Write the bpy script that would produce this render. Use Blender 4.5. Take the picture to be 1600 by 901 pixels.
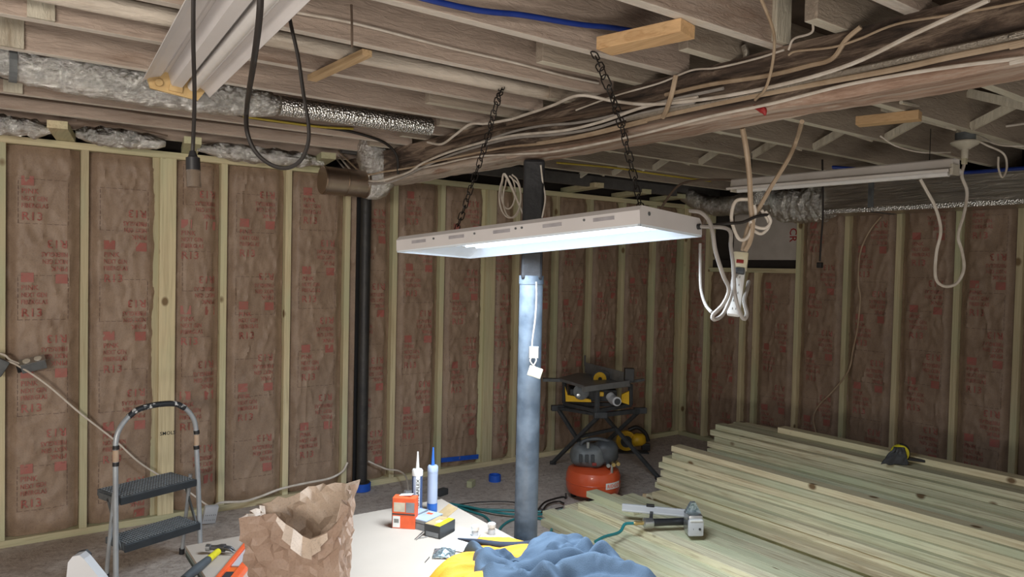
import bpy, bmesh, math, random
from mathutils import Vector, Matrix, noise
random.seed(7)
for o in list(bpy.data.objects): bpy.data.objects.remove(o)
C = bpy.context.scene.collection
PI = math.pi
# ------------------------------------------------------------ camera
F = 1150.0
YAW = math.radians(54.1)            # angle between the view direction and world +X
PITCH = math.radians(1.57); ROLL = math.radians(1.26)
CAMZ = 1.557
f0 = Vector((math.cos(YAW), math.sin(YAW), 0)); r0 = Vector((math.sin(YAW), -math.cos(YAW), 0))
fw = (f0*math.cos(PITCH) + Vector((0, 0, -math.sin(PITCH)))).normalized()
up0 = r0.cross(fw)
IX = r0*math.cos(ROLL) + up0*math.sin(ROLL)
IY = -r0*math.sin(ROLL) + up0*math.cos(ROLL)
CAM = Vector((0, 0, CAMZ))
cd = bpy.data.cameras.new('camera'); cam = bpy.data.objects.new('camera', cd); C.objects.link(cam)
cd.sensor_width = 36; cd.lens = F/1600*36; cd.sensor_fit = 'HORIZONTAL'; cd.clip_start = .02; cd.clip_end = 60
m = Matrix((IX, IY, -fw)).transposed().to_4x4(); m.translation = CAM
cam.matrix_world = m
bpy.context.scene.camera = cam
# ------------------------------------------------------------ world and exposure
W = bpy.data.worlds.new('world'); bpy.context.scene.world = W; W.use_nodes = True
bg = W.node_tree.nodes['Background']; bg.inputs[0].default_value = (1.0, .93, .86, 1); bg.inputs[1].default_value = .58
vs = bpy.context.scene.view_settings
vs.view_transform = 'Standard'; vs.look = 'None'; vs.gamma = 1; vs.exposure = 0.0
try: vs.use_curve_mapping = False
except Exception: pass
TUBE_POWER = 2.6
FIXTURE_WATTS = 46
# added fill lamp behind the camera, aimed up to brighten the joists
ld = bpy.data.lights.new('ceiling_fill', 'AREA'); ld.shape = 'RECTANGLE'; ld.size = 1.2; ld.size_y = .5; ld.energy = 40; ld.color = (1, .93, .84)
lo = bpy.data.objects.new('ceiling_fill', ld); C.objects.link(lo)
lo.location = (-.6, -.8, .55)
lo.rotation_euler = (Vector((.7, 1.5, 2.2))-Vector(lo.location)).to_track_quat('-Z', 'Y').to_euler()

l2 = bpy.data.lights.new('wall_fill', 'AREA'); l2.shape = 'RECTANGLE'; l2.size = 1.2; l2.size_y = .3; l2.energy = 22; l2.color = (1, .92, .83); l2.spread = math.radians(95)  # another added fill, out of view, to brighten the left wall
o2 = bpy.data.objects.new('wall_fill', l2); C.objects.link(o2); o2.location = (-1.5, -.6, 1.7)
o2.rotation_euler = (Vector((.5, 4.7, 1.2))-Vector(o2.location)).to_track_quat('-Z', 'Y').to_euler()

# ------------------------------------------------------------ pixel -> point helpers (photo is 1600 x 901)
def ray(px, py): return fw + IX*((px-800)/F) + IY*((450.5-py)/F)
def atT(px, py, t): return CAM + ray(px, py)*t
def atX(px, py, X): d = ray(px, py); return CAM + d*(X/d.x)
def atY(px, py, Y): d = ray(px, py); return CAM + d*(Y/d.y)
def atZ(px, py, Z): d = ray(px, py); return CAM + d*((Z-CAMZ)/d.z)

# ------------------------------------------------------------ materials
def nt(name):
    m = bpy.data.materials.new(name); m.use_nodes = True
    return m, m.node_tree, m.node_tree.nodes['Principled BSDF']
def coords(t, scale, rnd=True, rot=None):
    tc = t.nodes.new('ShaderNodeTexCoord'); mp = t.nodes.new('ShaderNodeMapping')
    mp.inputs['Scale'].default_value = scale
    src = tc.outputs['Object']
    if rnd:
        oi = t.nodes.new('ShaderNodeObjectInfo'); ml = t.nodes.new('ShaderNodeMath'); ml.operation = 'MULTIPLY'; ml.inputs[1].default_value = 37.0
        t.links.new(oi.outputs['Random'], ml.inputs[0])
        ad = t.nodes.new('ShaderNodeVectorMath'); ad.operation = 'ADD'
        t.links.new(src, ad.inputs[0]); t.links.new(ml.outputs[0], ad.inputs[1]); src = ad.outputs[0]
    t.links.new(src, mp.inputs['Vector'])
    return mp.outputs[0]
def ramp(t, fac, stops):
    r = t.nodes.new('ShaderNodeValToRGB'); e = r.color_ramp.elements
    while len(e) < len(stops): e.new(.5)
    for i, (p, c) in enumerate(stops): e[i].position = p; e[i].color = (*c, 1)
    t.links.new(fac, r.inputs[0]); return r.outputs[0]
def noise_n(t, vec, scale, detail=4, rough=.55, dist=0):
    n = t.nodes.new('ShaderNodeTexNoise'); n.inputs['Scale'].default_value = scale; n.inputs['Detail'].default_value = detail
    n.inputs['Roughness'].default_value = rough; n.inputs['Distortion'].default_value = dist
    t.links.new(vec, n.inputs['Vector']); return n.outputs['Fac']
def mix(t, a, b, f, mode='MIX'):
    x = t.nodes.new('ShaderNodeMix'); x.data_type = 'RGBA'; x.blend_type = mode
    for s, v in ((0, f), (6, a), (7, b)):
        if isinstance(v, (int, float)): x.inputs[s].default_value = v
        elif isinstance(v, tuple): x.inputs[s].default_value = (*v, 1)
        else: t.links.new(v, x.inputs[s])
    return x.outputs[2]
def bump(t, b, h, strength, dist=.01):
    bp = t.nodes.new('ShaderNodeBump'); bp.inputs['Strength'].default_value = strength; bp.inputs['Distance'].default_value = dist
    t.links.new(h, bp.inputs['Height']); t.links.new(bp.outputs[0], b.inputs['Normal'])
def plain(name, c, rough=.5, metal=0, c2=None, scale=20, bmp=0, coat=0, emit=0, bscale=None):
    m, t, b = nt(name)
    b.inputs['Roughness'].default_value = rough; b.inputs['Metallic'].default_value = metal
    v = coords(t, (1, 1, 1))
    n = noise_n(t, v, scale)
    if c2 is None: c2 = tuple(x*.82 for x in c)
    col = ramp(t, n, [(.35, c2), (.62, c)])
    t.links.new(col, b.inputs['Base Color'])
    if bmp: bump(t, b, noise_n(t, v, bscale or scale*2.5), bmp, .01)
    if coat: b.inputs['Coat Weight'].default_value = coat
    if emit:
        b.inputs['Emission Color'].default_value = (*c, 1); b.inputs['Emission Strength'].default_value = emit
    return m
def wood(name, base, dark, tint, axis, rough=.65, knots=True, bmp=.25, amount=.5, tintvar=1.0, brown=False):
    """long-grained board; axis = length direction"""
    m, t, b = nt(name); b.inputs['Roughness'].default_value = rough
    s = [22, 22, 22]; s[axis] = .8
    v = coords(t, tuple(s))
    n1 = noise_n(t, v, 2.2, 6, .6, 1.6)
    s2 = [60, 60, 60]; s2[axis] = 1.6
    n2 = noise_n(t, coords(t, tuple(s2)), 1.6, 3, .6)
    s3 = [3, 3, 3]; s3[axis] = .8
    v3 = coords(t, tuple(s3)); n3 = noise_n(t, v3, 1.3, 3)
    oi = t.nodes.new('ShaderNodeObjectInfo')
    col = ramp(t, n1, [(.30, dark), (.52, base), (.75, tuple(min(1, x*1.12) for x in base))])
    col = mix(t, col, dark, ramp(t, n2, [(.52, (0, 0, 0)), (.75, (amount*.7,)*3)]))
    col = mix(t, col, tint, ramp(t, n3, [(.42, (0, 0, 0)), (.66, (.75,)*3)]))
    if brown:
        col = mix(t, col, (.46, .36, .22), ramp(t, oi.outputs['Random'], [(.66, (0, 0, 0)), (.76, (.5,)*3)]))
    tv = t.nodes.new('ShaderNodeMath'); tv.operation = 'MULTIPLY_ADD'; tv.inputs[1].default_value = .34*tintvar; tv.inputs[2].default_value = 1-.2*tintvar
    t.links.new(oi.outputs['Random'], tv.inputs[0])
    hs = t.nodes.new('ShaderNodeHueSaturation'); t.links.new(tv.outputs[0], hs.inputs['Value']); t.links.new(col, hs.inputs['Color'])
    col = hs.outputs[0]
    if knots:
        ks = [5, 5, 5]; ks[axis] = 3.6
        vo = t.nodes.new('ShaderNodeTexVoronoi'); vo.inputs['Scale'].default_value = 1.0; vo.inputs['Randomness'].default_value = 1
        t.links.new(coords(t, tuple(ks)), vo.inputs['Vector'])
        k = ramp(t, vo.outputs['Distance'], [(.07, (1, 1, 1)), (.12, (0, 0, 0))])
        col = mix(t, col, (dark[0]*.42, dark[1]*.33, dark[2]*.25), k)
    t.links.new(col, b.inputs['Base Color'])
    bump(t, b, n2, bmp, .004)
    return m
M = {}
SB, SD, ST = (.60, .52, .33), (.46, .38, .23), (.46, .50, .31)
M['stud_z'] = wood('stud_wood_upright', SB, SD, ST, 2)
M['stud_x'] = wood('stud_wood_along_x', SB, SD, ST, 0)
M['stud_y'] = wood('stud_wood_along_y', SB, SD, ST, 1)
M['lumber'] = wood('treated_lumber', (.74, .68, .47), (.36, .27, .15), (.54, .58, .38), 1, amount=1.25, tintvar=1.3, brown=True)
M['pine'] = wood('bare_pine', (.62, .40, .20), (.42, .22, .09), (.66, .44, .24), 1, amount=.6)
M['pine_x'] = wood('bare_pine_strip', (.62, .44, .25), (.42, .26, .12), (.66, .48, .28), 1, knots=False)
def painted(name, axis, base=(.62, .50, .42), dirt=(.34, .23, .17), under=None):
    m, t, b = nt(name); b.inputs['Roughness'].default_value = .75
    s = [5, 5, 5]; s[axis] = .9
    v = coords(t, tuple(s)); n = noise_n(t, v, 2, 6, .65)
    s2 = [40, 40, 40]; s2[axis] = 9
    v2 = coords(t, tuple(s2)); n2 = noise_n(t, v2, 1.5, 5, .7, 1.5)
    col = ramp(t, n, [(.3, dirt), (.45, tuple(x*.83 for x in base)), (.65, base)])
    if under:      # undersides paler: cleaner paint, plus bounce light from below put into the colour
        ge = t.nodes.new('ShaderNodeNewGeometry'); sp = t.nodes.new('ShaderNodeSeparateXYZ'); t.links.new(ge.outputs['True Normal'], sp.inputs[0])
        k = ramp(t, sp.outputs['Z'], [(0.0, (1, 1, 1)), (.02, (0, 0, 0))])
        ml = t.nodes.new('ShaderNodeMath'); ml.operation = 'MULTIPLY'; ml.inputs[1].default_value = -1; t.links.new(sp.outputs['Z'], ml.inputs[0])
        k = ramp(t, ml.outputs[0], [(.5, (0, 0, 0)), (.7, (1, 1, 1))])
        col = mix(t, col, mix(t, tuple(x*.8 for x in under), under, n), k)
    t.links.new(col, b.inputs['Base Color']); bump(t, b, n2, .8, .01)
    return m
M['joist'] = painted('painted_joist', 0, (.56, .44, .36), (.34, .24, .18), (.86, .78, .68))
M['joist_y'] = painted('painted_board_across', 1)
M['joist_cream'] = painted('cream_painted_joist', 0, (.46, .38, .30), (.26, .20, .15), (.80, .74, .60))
M['brace'] = painted('cream_brace', 2, (.76, .70, .56), (.4, .33, .24))
M['dark_joist'] = plain('grey_black_board', (.10, .095, .09), .7, bmp=.2)
M['subfloor'] = plain('dark_subfloor', (.10, .065, .045), .9, c2=(.04, .028, .02), scale=6, bmp=.2)
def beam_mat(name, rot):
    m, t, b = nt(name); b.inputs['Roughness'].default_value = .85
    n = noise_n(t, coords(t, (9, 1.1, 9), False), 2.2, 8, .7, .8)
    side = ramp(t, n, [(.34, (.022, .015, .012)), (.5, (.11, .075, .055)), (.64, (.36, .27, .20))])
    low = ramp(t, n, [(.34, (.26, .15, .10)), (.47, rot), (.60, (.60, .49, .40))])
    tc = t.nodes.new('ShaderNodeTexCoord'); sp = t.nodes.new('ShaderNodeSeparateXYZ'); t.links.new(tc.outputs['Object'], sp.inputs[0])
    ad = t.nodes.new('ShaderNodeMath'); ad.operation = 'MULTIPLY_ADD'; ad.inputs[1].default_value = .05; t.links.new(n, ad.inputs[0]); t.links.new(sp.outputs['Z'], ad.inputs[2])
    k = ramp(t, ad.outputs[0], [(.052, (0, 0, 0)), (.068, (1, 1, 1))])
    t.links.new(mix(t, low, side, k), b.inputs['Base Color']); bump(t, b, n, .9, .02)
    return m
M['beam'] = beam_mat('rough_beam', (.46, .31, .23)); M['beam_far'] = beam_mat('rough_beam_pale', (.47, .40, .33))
def kraft(name, base, dark):
    m, t, b = nt(name); b.inputs['Roughness'].default_value = .55
    v = coords(t, (1, 1, 1)); n = noise_n(t, v, 7, 6, .7); n2 = noise_n(t, v, 160, 3, .8)
    col = ramp(t, n, [(.3, dark), (.65, base)])
    col = mix(t, col, (.06, .035, .03), ramp(t, n2, [(.52, (0, 0, 0)), (.78, (.5,)*3)]))
    t.links.new(col, b.inputs['Base Color'])
    v3 = coords(t, (11, 11, 5)); bump(t, b, noise_n(t, v3, 1.6, 4, .5, 1.0), .3, .012)
    return m
M['kraft'] = kraft('kraft_paper_facing', (.335, .24, .17), (.24, .165, .115))
M['print'] = plain('red_print', (.36, .11, .09), .6, c2=(.31, .13, .10), scale=30)
M['printline'] = plain('dark_print_line', (.10, .05, .045), .6)
M['bag'] = kraft('brown_bag_paper', (.40, .285, .215), (.34, .23, .17)); M['bag_inner'] = kraft('lit_inner_bag_paper', (.62, .50, .40), (.52, .41, .32))  # inner paper is paler: light from the fixture put into its colour
def foil(name, col=(.88, .88, .85), sc=28, rough=.22, st=.8, stretch=(1, 1, 1), voro=False):
    m, t, b = nt(name); b.inputs['Metallic'].default_value = 1; b.inputs['Roughness'].default_value = rough
    v = coords(t, stretch)
    h = noise_n(t, v, sc, 6, .7, 1.5)
    if voro:
        vo = t.nodes.new('ShaderNodeTexVoronoi'); vo.inputs['Scale'].default_value = sc*5; t.links.new(v, vo.inputs['Vector']); h = vo.outputs['Distance']
    t.links.new(ramp(t, noise_n(t, v, 4), [(.3, tuple(x*.75 for x in col)), (.6, col)]), b.inputs['Base Color'])
    bump(t, b, h, st, .02); return m
M['foil'] = foil('crinkled_foil'); M['bubble'] = foil('bubble_foil', voro=True, sc=22, rough=.3, st=.45)
M['duct'] = foil('foil_duct_board', (.62, .58, .52), 9, .3, .7, (2, .5, 5)); M['galv'] = foil('tan_galvanised_metal', (.42, .33, .26), 5, .4, .2)
M['white_enamel'] = plain('white_enamel', (.72, .69, .68), .35, c2=(.66, .63, .62), scale=3)
M['fix_white'] = plain('warm_white_enamel', (.68, .64, .60), .4, c2=(.60, .55, .50), scale=5)
M['reflector'] = plain('white_reflector', (.80, .88, .95), .3, c2=(.78, .86, .93))
M['vent'] = plain('grey_slot', (.42, .40, .42), .5)
M['tan_socket'] = plain('tan_socket', (.55, .38, .17), .5, c2=(.42, .28, .12), scale=25)
M['dead_tube'] = plain('unlit_tube_glass', (.80, .78, .76), .15, c2=(.76, .74, .72))
m_, t_, b_ = nt('lit_tube'); b_.inputs['Emission Color'].default_value = (.66, .82, 1, 1); b_.inputs['Emission Strength'].default_value = TUBE_POWER; b_.inputs['Base Color'].default_value = (.9, .95, 1, 1)
M['lit'] = m_
M['black'] = plain('black_plastic', (.018, .018, .02), .45)
M['black_rub'] = plain('black_cord', (.02, .016, .014), .5)
M['chain'] = plain('dark_chain', (.03, .026, .024), .45, .6)
M['cable_w'] = plain('white_cable', (.72, .66, .58), .45, c2=(.55, .48, .40), scale=12)
M['cable_t'] = plain('tan_cable', (.47, .36, .25), .5, c2=(.36, .26, .17), scale=12)
M['cable_g'] = plain('grey_cable', (.36, .33, .30), .5)
M['cable_d'] = plain('dusty_dark_cable', (.12, .08, .055), .7)
M['cable_y'] = plain('yellow_cable', (.55, .42, .06), .5)
M['armor'] = plain('armoured_cable', (.50, .45, .38), .35, .6, scale=60, bmp=.5)
M['blue_pipe'] = plain('blue_pipe', (.012, .04, .26), .4)
M['pvc'] = painted('cream_painted_pipe', 0, (.78, .69, .58), (.40, .31, .23))
M['post_up'] = plain('black_painted_steel', (.007, .008, .011), .55, c2=(.004, .004, .006), scale=9, bmp=.3)
M['post'] = plain('grey_painted_steel', (.12, .15, .185), .5, c2=(.06, .08, .105), scale=9, bmp=.25)
M['stackpipe'] = plain('black_cast_pipe', (.018, .018, .02), .5, c2=(.03, .028, .026), scale=10, bmp=.4)
M['blue_tape'] = plain('blue_painters_tape', (.012, .10, .55), .5)
M['concrete'] = plain('concrete_floor', (.36, .30, .26), .9, c2=(.2, .165, .14), scale=3.2, bmp=.3, bscale=45)
m_, t_, b_ = nt('rough_dusty_floor'); b_.inputs['Roughness'].default_value = .9
v_ = coords(t_, (1, 1, 1), False)
c_ = ramp(t_, noise_n(t_, v_, 26, 8, .75, .6), [(.32, (.22, .18, .155)), (.46, (.50, .43, .38)), (.66, (.68, .61, .55))])
c_ = mix(t_, c_, (.36, .29, .25), ramp(t_, noise_n(t_, v_, 1.8, 4), [(.4, (0, 0, 0)), (.65, (.5,)*3)]))
t_.links.new(c_, b_.inputs['Base Color']); bump(t_, b_, noise_n(t_, v_, 38, 6, .7), .7, .02)
M['floor'] = m_
M['wallback'] = plain('dark_wall_void', (.03, .024, .02), .95)
M['foam'] = plain('white_foam_board', (.50, .46, .42), .7, c2=(.44, .40, .36), scale=8)
M['drywall'] = plain('grey_drywall_face', (.50, .43, .36), .8, c2=(.46, .395, .33), scale=2.5)
M['edge_green'] = plain('green_grey_board_edge', (.22, .27, .25), .7); M['edge_dark'] = plain('dark_board_edge', (.05, .065, .06), .7)
M['alu'] = plain('grey_enamel_tube', (.42, .45, .47), .35, .3, c2=(.36, .38, .40), scale=14)
m_, t_, b_ = nt('paint_spattered_black'); b_.inputs['Roughness'].default_value = .5
v_ = coords(t_, (1, 1, 1)); t_.links.new(ramp(t_, noise_n(t_, v_, 34, 3, .6), [(.56, (.02, .022, .026)), (.62, (.6, .6, .58))]), b_.inputs['Base Color'])
M['spatter'] = m_
M['tread'] = plain('ribbed_tread', (.10, .115, .125), .55, c2=(.05, .058, .065), scale=40, bmp=.4)
M['tread_edge'] = plain('tread_edge_black', (.03, .036, .042), .45)
M['knob_grey'] = plain('worn_rib_grey', (.27, .30, .32), .6)
M['orange'] = plain('tank_orange', (.60, .085, .025), .32, c2=(.50, .07, .022), scale=4, coat=.3)
M['neon'] = plain('orange_plastic', (.95, .16, .05), .4, c2=(.88, .13, .04))
M['dgrey'] = plain('charcoal_plastic', (.055, .06, .065), .55, c2=(.035, .038, .042)); M['mgrey'] = plain('dusty_grey_plastic', (.14, .15, .155), .6, c2=(.08, .088, .09), scale=12)
M['yellow'] = plain('tool_yellow', (.80, .48, .02), .45); M['brightyellow'] = plain('bright_yellow', (.85, .75, .03), .45)
M['steel'] = plain('brushed_steel', (.55, .57, .58), .3, .9); M['cast'] = plain('cast_table_grey', (.22, .225, .23), .45, .4)
M['lightgrey'] = plain('light_grey_plastic', (.55, .56, .58), .4, c2=(.5, .51, .53), scale=3)
M['brass'] = plain('brass', (.60, .43, .18), .35, .8)
M['teal'] = plain('teal_hose', (.02, .20, .21), .4)
M['white'] = plain('white_plastic', (.72, .72, .70), .4, c2=(.68, .68, .66)); M['paper'] = plain('white_paper', (.80, .84, .83), .8, c2=(.76, .80, .79), scale=4)
M['bluelabel'] = plain('blue_label', (.03, .16, .60), .4); M['navy'] = plain('navy_label', (.06, .10, .22), .4); M['palelabel'] = plain('pale_blue_label', (.42, .50, .66), .4, c2=(.36, .44, .60), scale=10)
M['boxorange'] = plain('orange_carton', (.82, .13, .04), .6, c2=(.72, .11, .03)); M['boxgrey'] = plain('grey_carton', (.24, .26, .28), .6, c2=(.18, .2, .22)); M['boxdark'] = plain('charcoal_carton', (.04, .045, .05), .55)
M['carton_tan'] = plain('cardboard_tan', (.48, .35, .18), .8); M['window_beige'] = plain('beige_picture', (.62, .58, .46), .6)
M['denim'] = plain('blue_grey_cloth', (.085, .13, .19), .9, c2=(.06, .095, .145), scale=6, bmp=.35, bscale=300)
M['navycloth'] = plain('navy_collar_cloth', (.025, .035, .06), .85)
M['hivis'] = plain('yellow_orange_vest', (.90, .42, .03), .7, c2=(.84, .34, .02), scale=5, bmp=.2, bscale=200); M['hivis_o'] = plain('deep_orange_vest', (.75, .16, .02), .7)
M['silverbag'] = plain('silver_screw_bag', (.45, .52, .55), .25, .6, c2=(.12, .18, .2), scale=90)
M['redsw'] = plain('red_switch', (.25, .03, .025), .3); M['grip'] = plain('grey_rubber_grip', (.075, .09, .10), .6)
M['ivory'] = plain('ivory_plastic', (.66, .60, .42), .5); M['ink'] = plain('black_ink', (.03, .03, .03), .6)
M['bone'] = plain('bone_porcelain', (.62, .57, .47), .3); M['hammer'] = plain('forged_steel', (.10, .10, .105), .4, .7, c2=(.2, .2, .2))
M['redpaint'] = plain('red_paint', (.35, .02, .02), .6); M['clear'] = plain('clear_bulb_guard', (.35, .28, .22), .15)
M['clear'].node_tree.nodes['Principled BSDF'].inputs['Transmission Weight'].default_value = .7
M['duct_tan'] = plain('dust_tan', (.5, .36, .25), .7)

# ------------------------------------------------------------ mesh builder
WL = {}     # world location of each object's origin
class MB:
    def __init__(s, mat=None): s.bm = bmesh.new(); s.T = mat
    def _p(s, v): v = Vector(v); return s.T @ v if s.T else v
    def box(s, c, size, rot=None, bev=0):
        vs = []
        for x in (-.5, .5):
            for y in (-.5, .5):
                for z in (-.5, .5):
                    v = Vector((x*size[0], y*size[1], z*size[2]))
                    if rot is not None: v = rot @ v
                    vs.append(s.bm.verts.new(s._p(v+Vector(c))))
        fs = [s.bm.faces.new([vs[i] for i in q]) for q in ((0, 1, 3, 2), (4, 6, 7, 5), (0, 4, 5, 1), (2, 3, 7, 6), (0, 2, 6, 4), (1, 5, 7, 3))]
        if bev:
            es = list({e for f in fs for e in f.edges}); bmesh.ops.bevel(s.bm, geom=es, offset=bev, segments=2, affect='EDGES', profile=.6)
        return s
    def lohi(s, a, b, bev=0):
        a = Vector(a); b = Vector(b); return s.box((a+b)/2, [abs(b[i]-a[i]) for i in range(3)], None, bev)
    def bar(s, a, b, w, h, up=(0, 0, 1), bev=0):
        a = Vector(a); b = Vector(b); d = (b-a); L = d.length; d.normalize(); u = Vector(up)
        y = u.cross(d)
        if y.length < 1e-4: y = Vector((1, 0, 0)).cross(d)
        y.normalize(); z = d.cross(y)
        return s.box((a+b)/2, (L, w, h), Matrix((d, y, z)).transposed(), bev)
    def rings(s, rs, cap=True, closed=False):
        prev = None; first = None
        for r in rs:
            vs = [s.bm.verts.new(s._p(v)) for v in r]
            if prev:
                n = len(vs)
                for i in range(n): s.bm.faces.new((prev[i], prev[(i+1) % n], vs[(i+1) % n], vs[i]))
            else: first = vs
            prev = vs
        if closed:
            n = len(prev)
            for i in range(n): s.bm.faces.new((prev[i], prev[(i+1) % n], first[(i+1) % n], first[i]))
        elif cap:
            s.bm.faces.new(list(reversed(first))); s.bm.faces.new(prev)
        return s
    def tube(s, pts, r, seg=8, smooth=True, n=6, closed=False, wob=None):
        P = [Vector(p) for p in pts]
        if smooth and len(P) > 2: P = spline(P, n, closed)
        R = r if isinstance(r, (list, tuple)) else None
        rs = []; up = None
        for i, p in enumerate(P):
            a = P[i-1] if (i > 0 or closed) else p; b = P[(i+1) % len(P)] if (i < len(P)-1 or closed) else p
            d = (b-a).normalized()
            if up is None: up = Vector((0, 0, 1)) if abs(d.z) < .9 else Vector((1, 0, 0))
            x = d.cross(up).normalized(); up = x.cross(d).normalized()
            if R: k = i/(len(P)-1)*(len(R)-1); k0 = min(int(k), len(R)-2) if len(R) > 1 else 0; rr = R[k0]*(1-(k-k0))+R[min(k0+1, len(R)-1)]*(k-k0)
            else: rr = r
            ring = []
            for j in range(seg):
                an = 2*PI*j/seg; q = rr
                if wob: q *= 1+wob[0]*noise.noise(Vector((p.x*wob[1]+math.cos(an)*1.5, p.y*wob[1]+math.sin(an)*1.5, p.z*wob[1]+i*.37)))
                ring.append(p + x*math.cos(an)*q + up*math.sin(an)*q)
            rs.append(ring)
        return s.rings(rs, not closed, closed)
    def cyl(s, a, b, r, r2=None, seg=20):
        return s.tube([a, b], [r, r if r2 is None else r2], seg, False)
    def lathe(s, c, prof, seg=32, axis=(0, 0, 1)):
        a = Vector(axis).normalized(); x = a.orthogonal().normalized(); y = a.cross(x)
        return s.rings([[Vector(c)+a*z+(x*math.cos(2*PI*i/seg)+y*math.sin(2*PI*i/seg))*max(r, .0004) for i in range(seg)] for r, z in prof])
    def prism(s, poly, d):
        """extrude 3D polygon along d"""
        d = Vector(d); a = [s.bm.verts.new(s._p(p)) for p in poly]; b = [s.bm.verts.new(s._p(Vector(p)+d)) for p in poly]
        s.bm.faces.new(list(reversed(a))); s.bm.faces.new(b); n = len(a)
        for i in range(n): s.bm.faces.new((a[i], a[(i+1) % n], b[(i+1) % n], b[i]))
        return s
    def grid(s, fn, nu, nv):
        g = [[s.bm.verts.new(s._p(fn(i/nu, j/nv))) for j in range(nv+1)] for i in range(nu+1)]
        for i in range(nu):
            for j in range(nv): s.bm.faces.new((g[i][j], g[i+1][j], g[i+1][j+1], g[i][j+1]))
        return s
    def build(s, name, mat, parent=None, label=None, cat=None, group=None, kind=None, smooth=False, solid=0, origin=None):
        bm = s.bm
        bmesh.ops.recalc_face_normals(bm, faces=bm.faces)
        co = [v.co for v in bm.verts]
        lo = Vector([min(c[i] for c in co) for i in range(3)]); hi = Vector([max(c[i] for c in co) for i in range(3)])
        w = Vector(origin) if origin is not None else Vector(((lo.x+hi.x)/2, (lo.y+hi.y)/2, lo.z))
        bmesh.ops.translate(bm, verts=bm.verts, vec=-w)
        me = bpy.data.meshes.new(name); bm.to_mesh(me); bm.free()
        if smooth:
            for p in me.polygons: p.use_smooth = True
            try: me.set_sharp_from_angle(angle=math.radians(40))
            except Exception: pass
        me.materials.append(M[mat] if isinstance(mat, str) else mat)
        o = bpy.data.objects.new(name, me); C.objects.link(o); WL[o.name] = w
        if parent is not None: o.parent = parent; o.location = w-WL[parent.name]
        else: o.location = w
        if solid:
            md = o.modifiers.new('solid', 'SOLIDIFY'); md.thickness = solid; md.offset = 0
        tag(o, label, cat, group, kind); return o
def tag(o, label=None, cat=None, group=None, kind=None):
    if label: o['label'] = label
    if cat: o['category'] = cat
    if group: o['group'] = group
    if kind: o['kind'] = kind
    return o
def empty(name, loc, label=None, cat=None, group=None, kind=None):
    o = bpy.data.objects.new(name, None); C.objects.link(o); o.location = loc; o.empty_display_size = .05; WL[o.name] = Vector(loc)
    return tag(o, label, cat, group, kind)
def spline(P, n=6, closed=False):
    out = []; N = len(P)
    rng = range(N) if closed else range(N-1)
    for i in rng:
        p0 = P[(i-1) % N] if (closed or i > 0) else P[0]*2-P[1]; p1 = P[i]; p2 = P[(i+1) % N]
        p3 = P[(i+2) % N] if (closed or i < N-2) else P[-1]*2-P[-2]
        for k in range(n):
            t = k/n
            out.append(.5*((2*p1)+(p2-p0)*t+(2*p0-5*p1+4*p2-p3)*t*t+(3*p1-p0-3*p2+p3)*t**3))
    if not closed: out.append(P[-1].copy())
    return out
def copyobj(o, wloc, parent=None):
    c = o.copy(); C.objects.link(c); WL[c.name] = Vector(wloc)
    c.parent = parent; c.location = Vector(wloc)-(WL[parent.name] if parent is not None else Vector()); return c
_tc = {}
def text2d(s):
    """flat triangles of a word, unit height, left at 0"""
    if s in _tc: return _tc[s]
    cu = bpy.data.curves.new('t', 'FONT'); cu.body = s; cu.size = 1.35; cu.resolution_u = 2; cu.offset = .018; cu.space_character = 1.05
    o = bpy.data.objects.new('t', cu); C.objects.link(o)
    me = bpy.data.meshes.new_from_object(o, depsgraph=bpy.context.evaluated_depsgraph_get())
    vs = [tuple(v.co[:2]) for v in me.vertices]; fs = [tuple(p.vertices) for p in me.polygons]
    bpy.data.objects.remove(o); bpy.data.curves.remove(cu); bpy.data.meshes.remove(me)
    w = max(v[0] for v in vs) if vs else 1
    _tc[s] = (vs, fs, w); return _tc[s]
def put_text(mb, s, fn, h, x=0, y=0, width=None, flip=False):
    """fn maps (u,v) metres to a 3D point"""
    vs, fs, w = text2d(s); sx = (width/w) if width else h
    vv = []
    for a, b in vs:
        u, v = x+a*sx, y+b*h
        if flip: u, v = -u, -v
        vv.append(mb.bm.verts.new(mb._p(fn(u, v))))
    for f in fs:
        try: mb.bm.faces.new([vv[i] for i in f])
        except ValueError: pass
def lettering(s, origin, ux, uy, h, mat, parent, width=None, name='lettering', center=True):
    mb = MB(); ux = Vector(ux).normalized(); uy = Vector(uy).normalized(); O = Vector(origin); w = text2d(s)[2]*((width/text2d(s)[2]) if width else h)
    if center: O = O-ux*w/2-uy*h*.5
    put_text(mb, s, lambda u, v: O+ux*u+uy*v, h, width=width)
    return mb.build(name, mat, parent)
# ============================================================ SETTING
YW, XW, TOPZ = 4.74, 5.44, 2.20
XMIN, YMIN = -2.4, -2.4
floor = MB().lohi((XMIN, YMIN, -.05), (XW+.2, YW+.2, 0)).build('floor', 'floor', kind='structure')
wall_left = MB().lohi((XMIN, YW+.11, 0), (XW+.2, YW+.16, 2.45)).build('wall_left', 'wallback', kind='structure')
wall_right = MB().lohi((XW+.11, YMIN, 0), (XW+.16, YW+.11, 2.45)).build('wall_right', 'wallback', kind='structure')
ceiling = MB().lohi((XMIN, YMIN, 2.455), (XW+.2, YW+.2, 2.50)).build('ceiling', 'subfloor', kind='structure')

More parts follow.
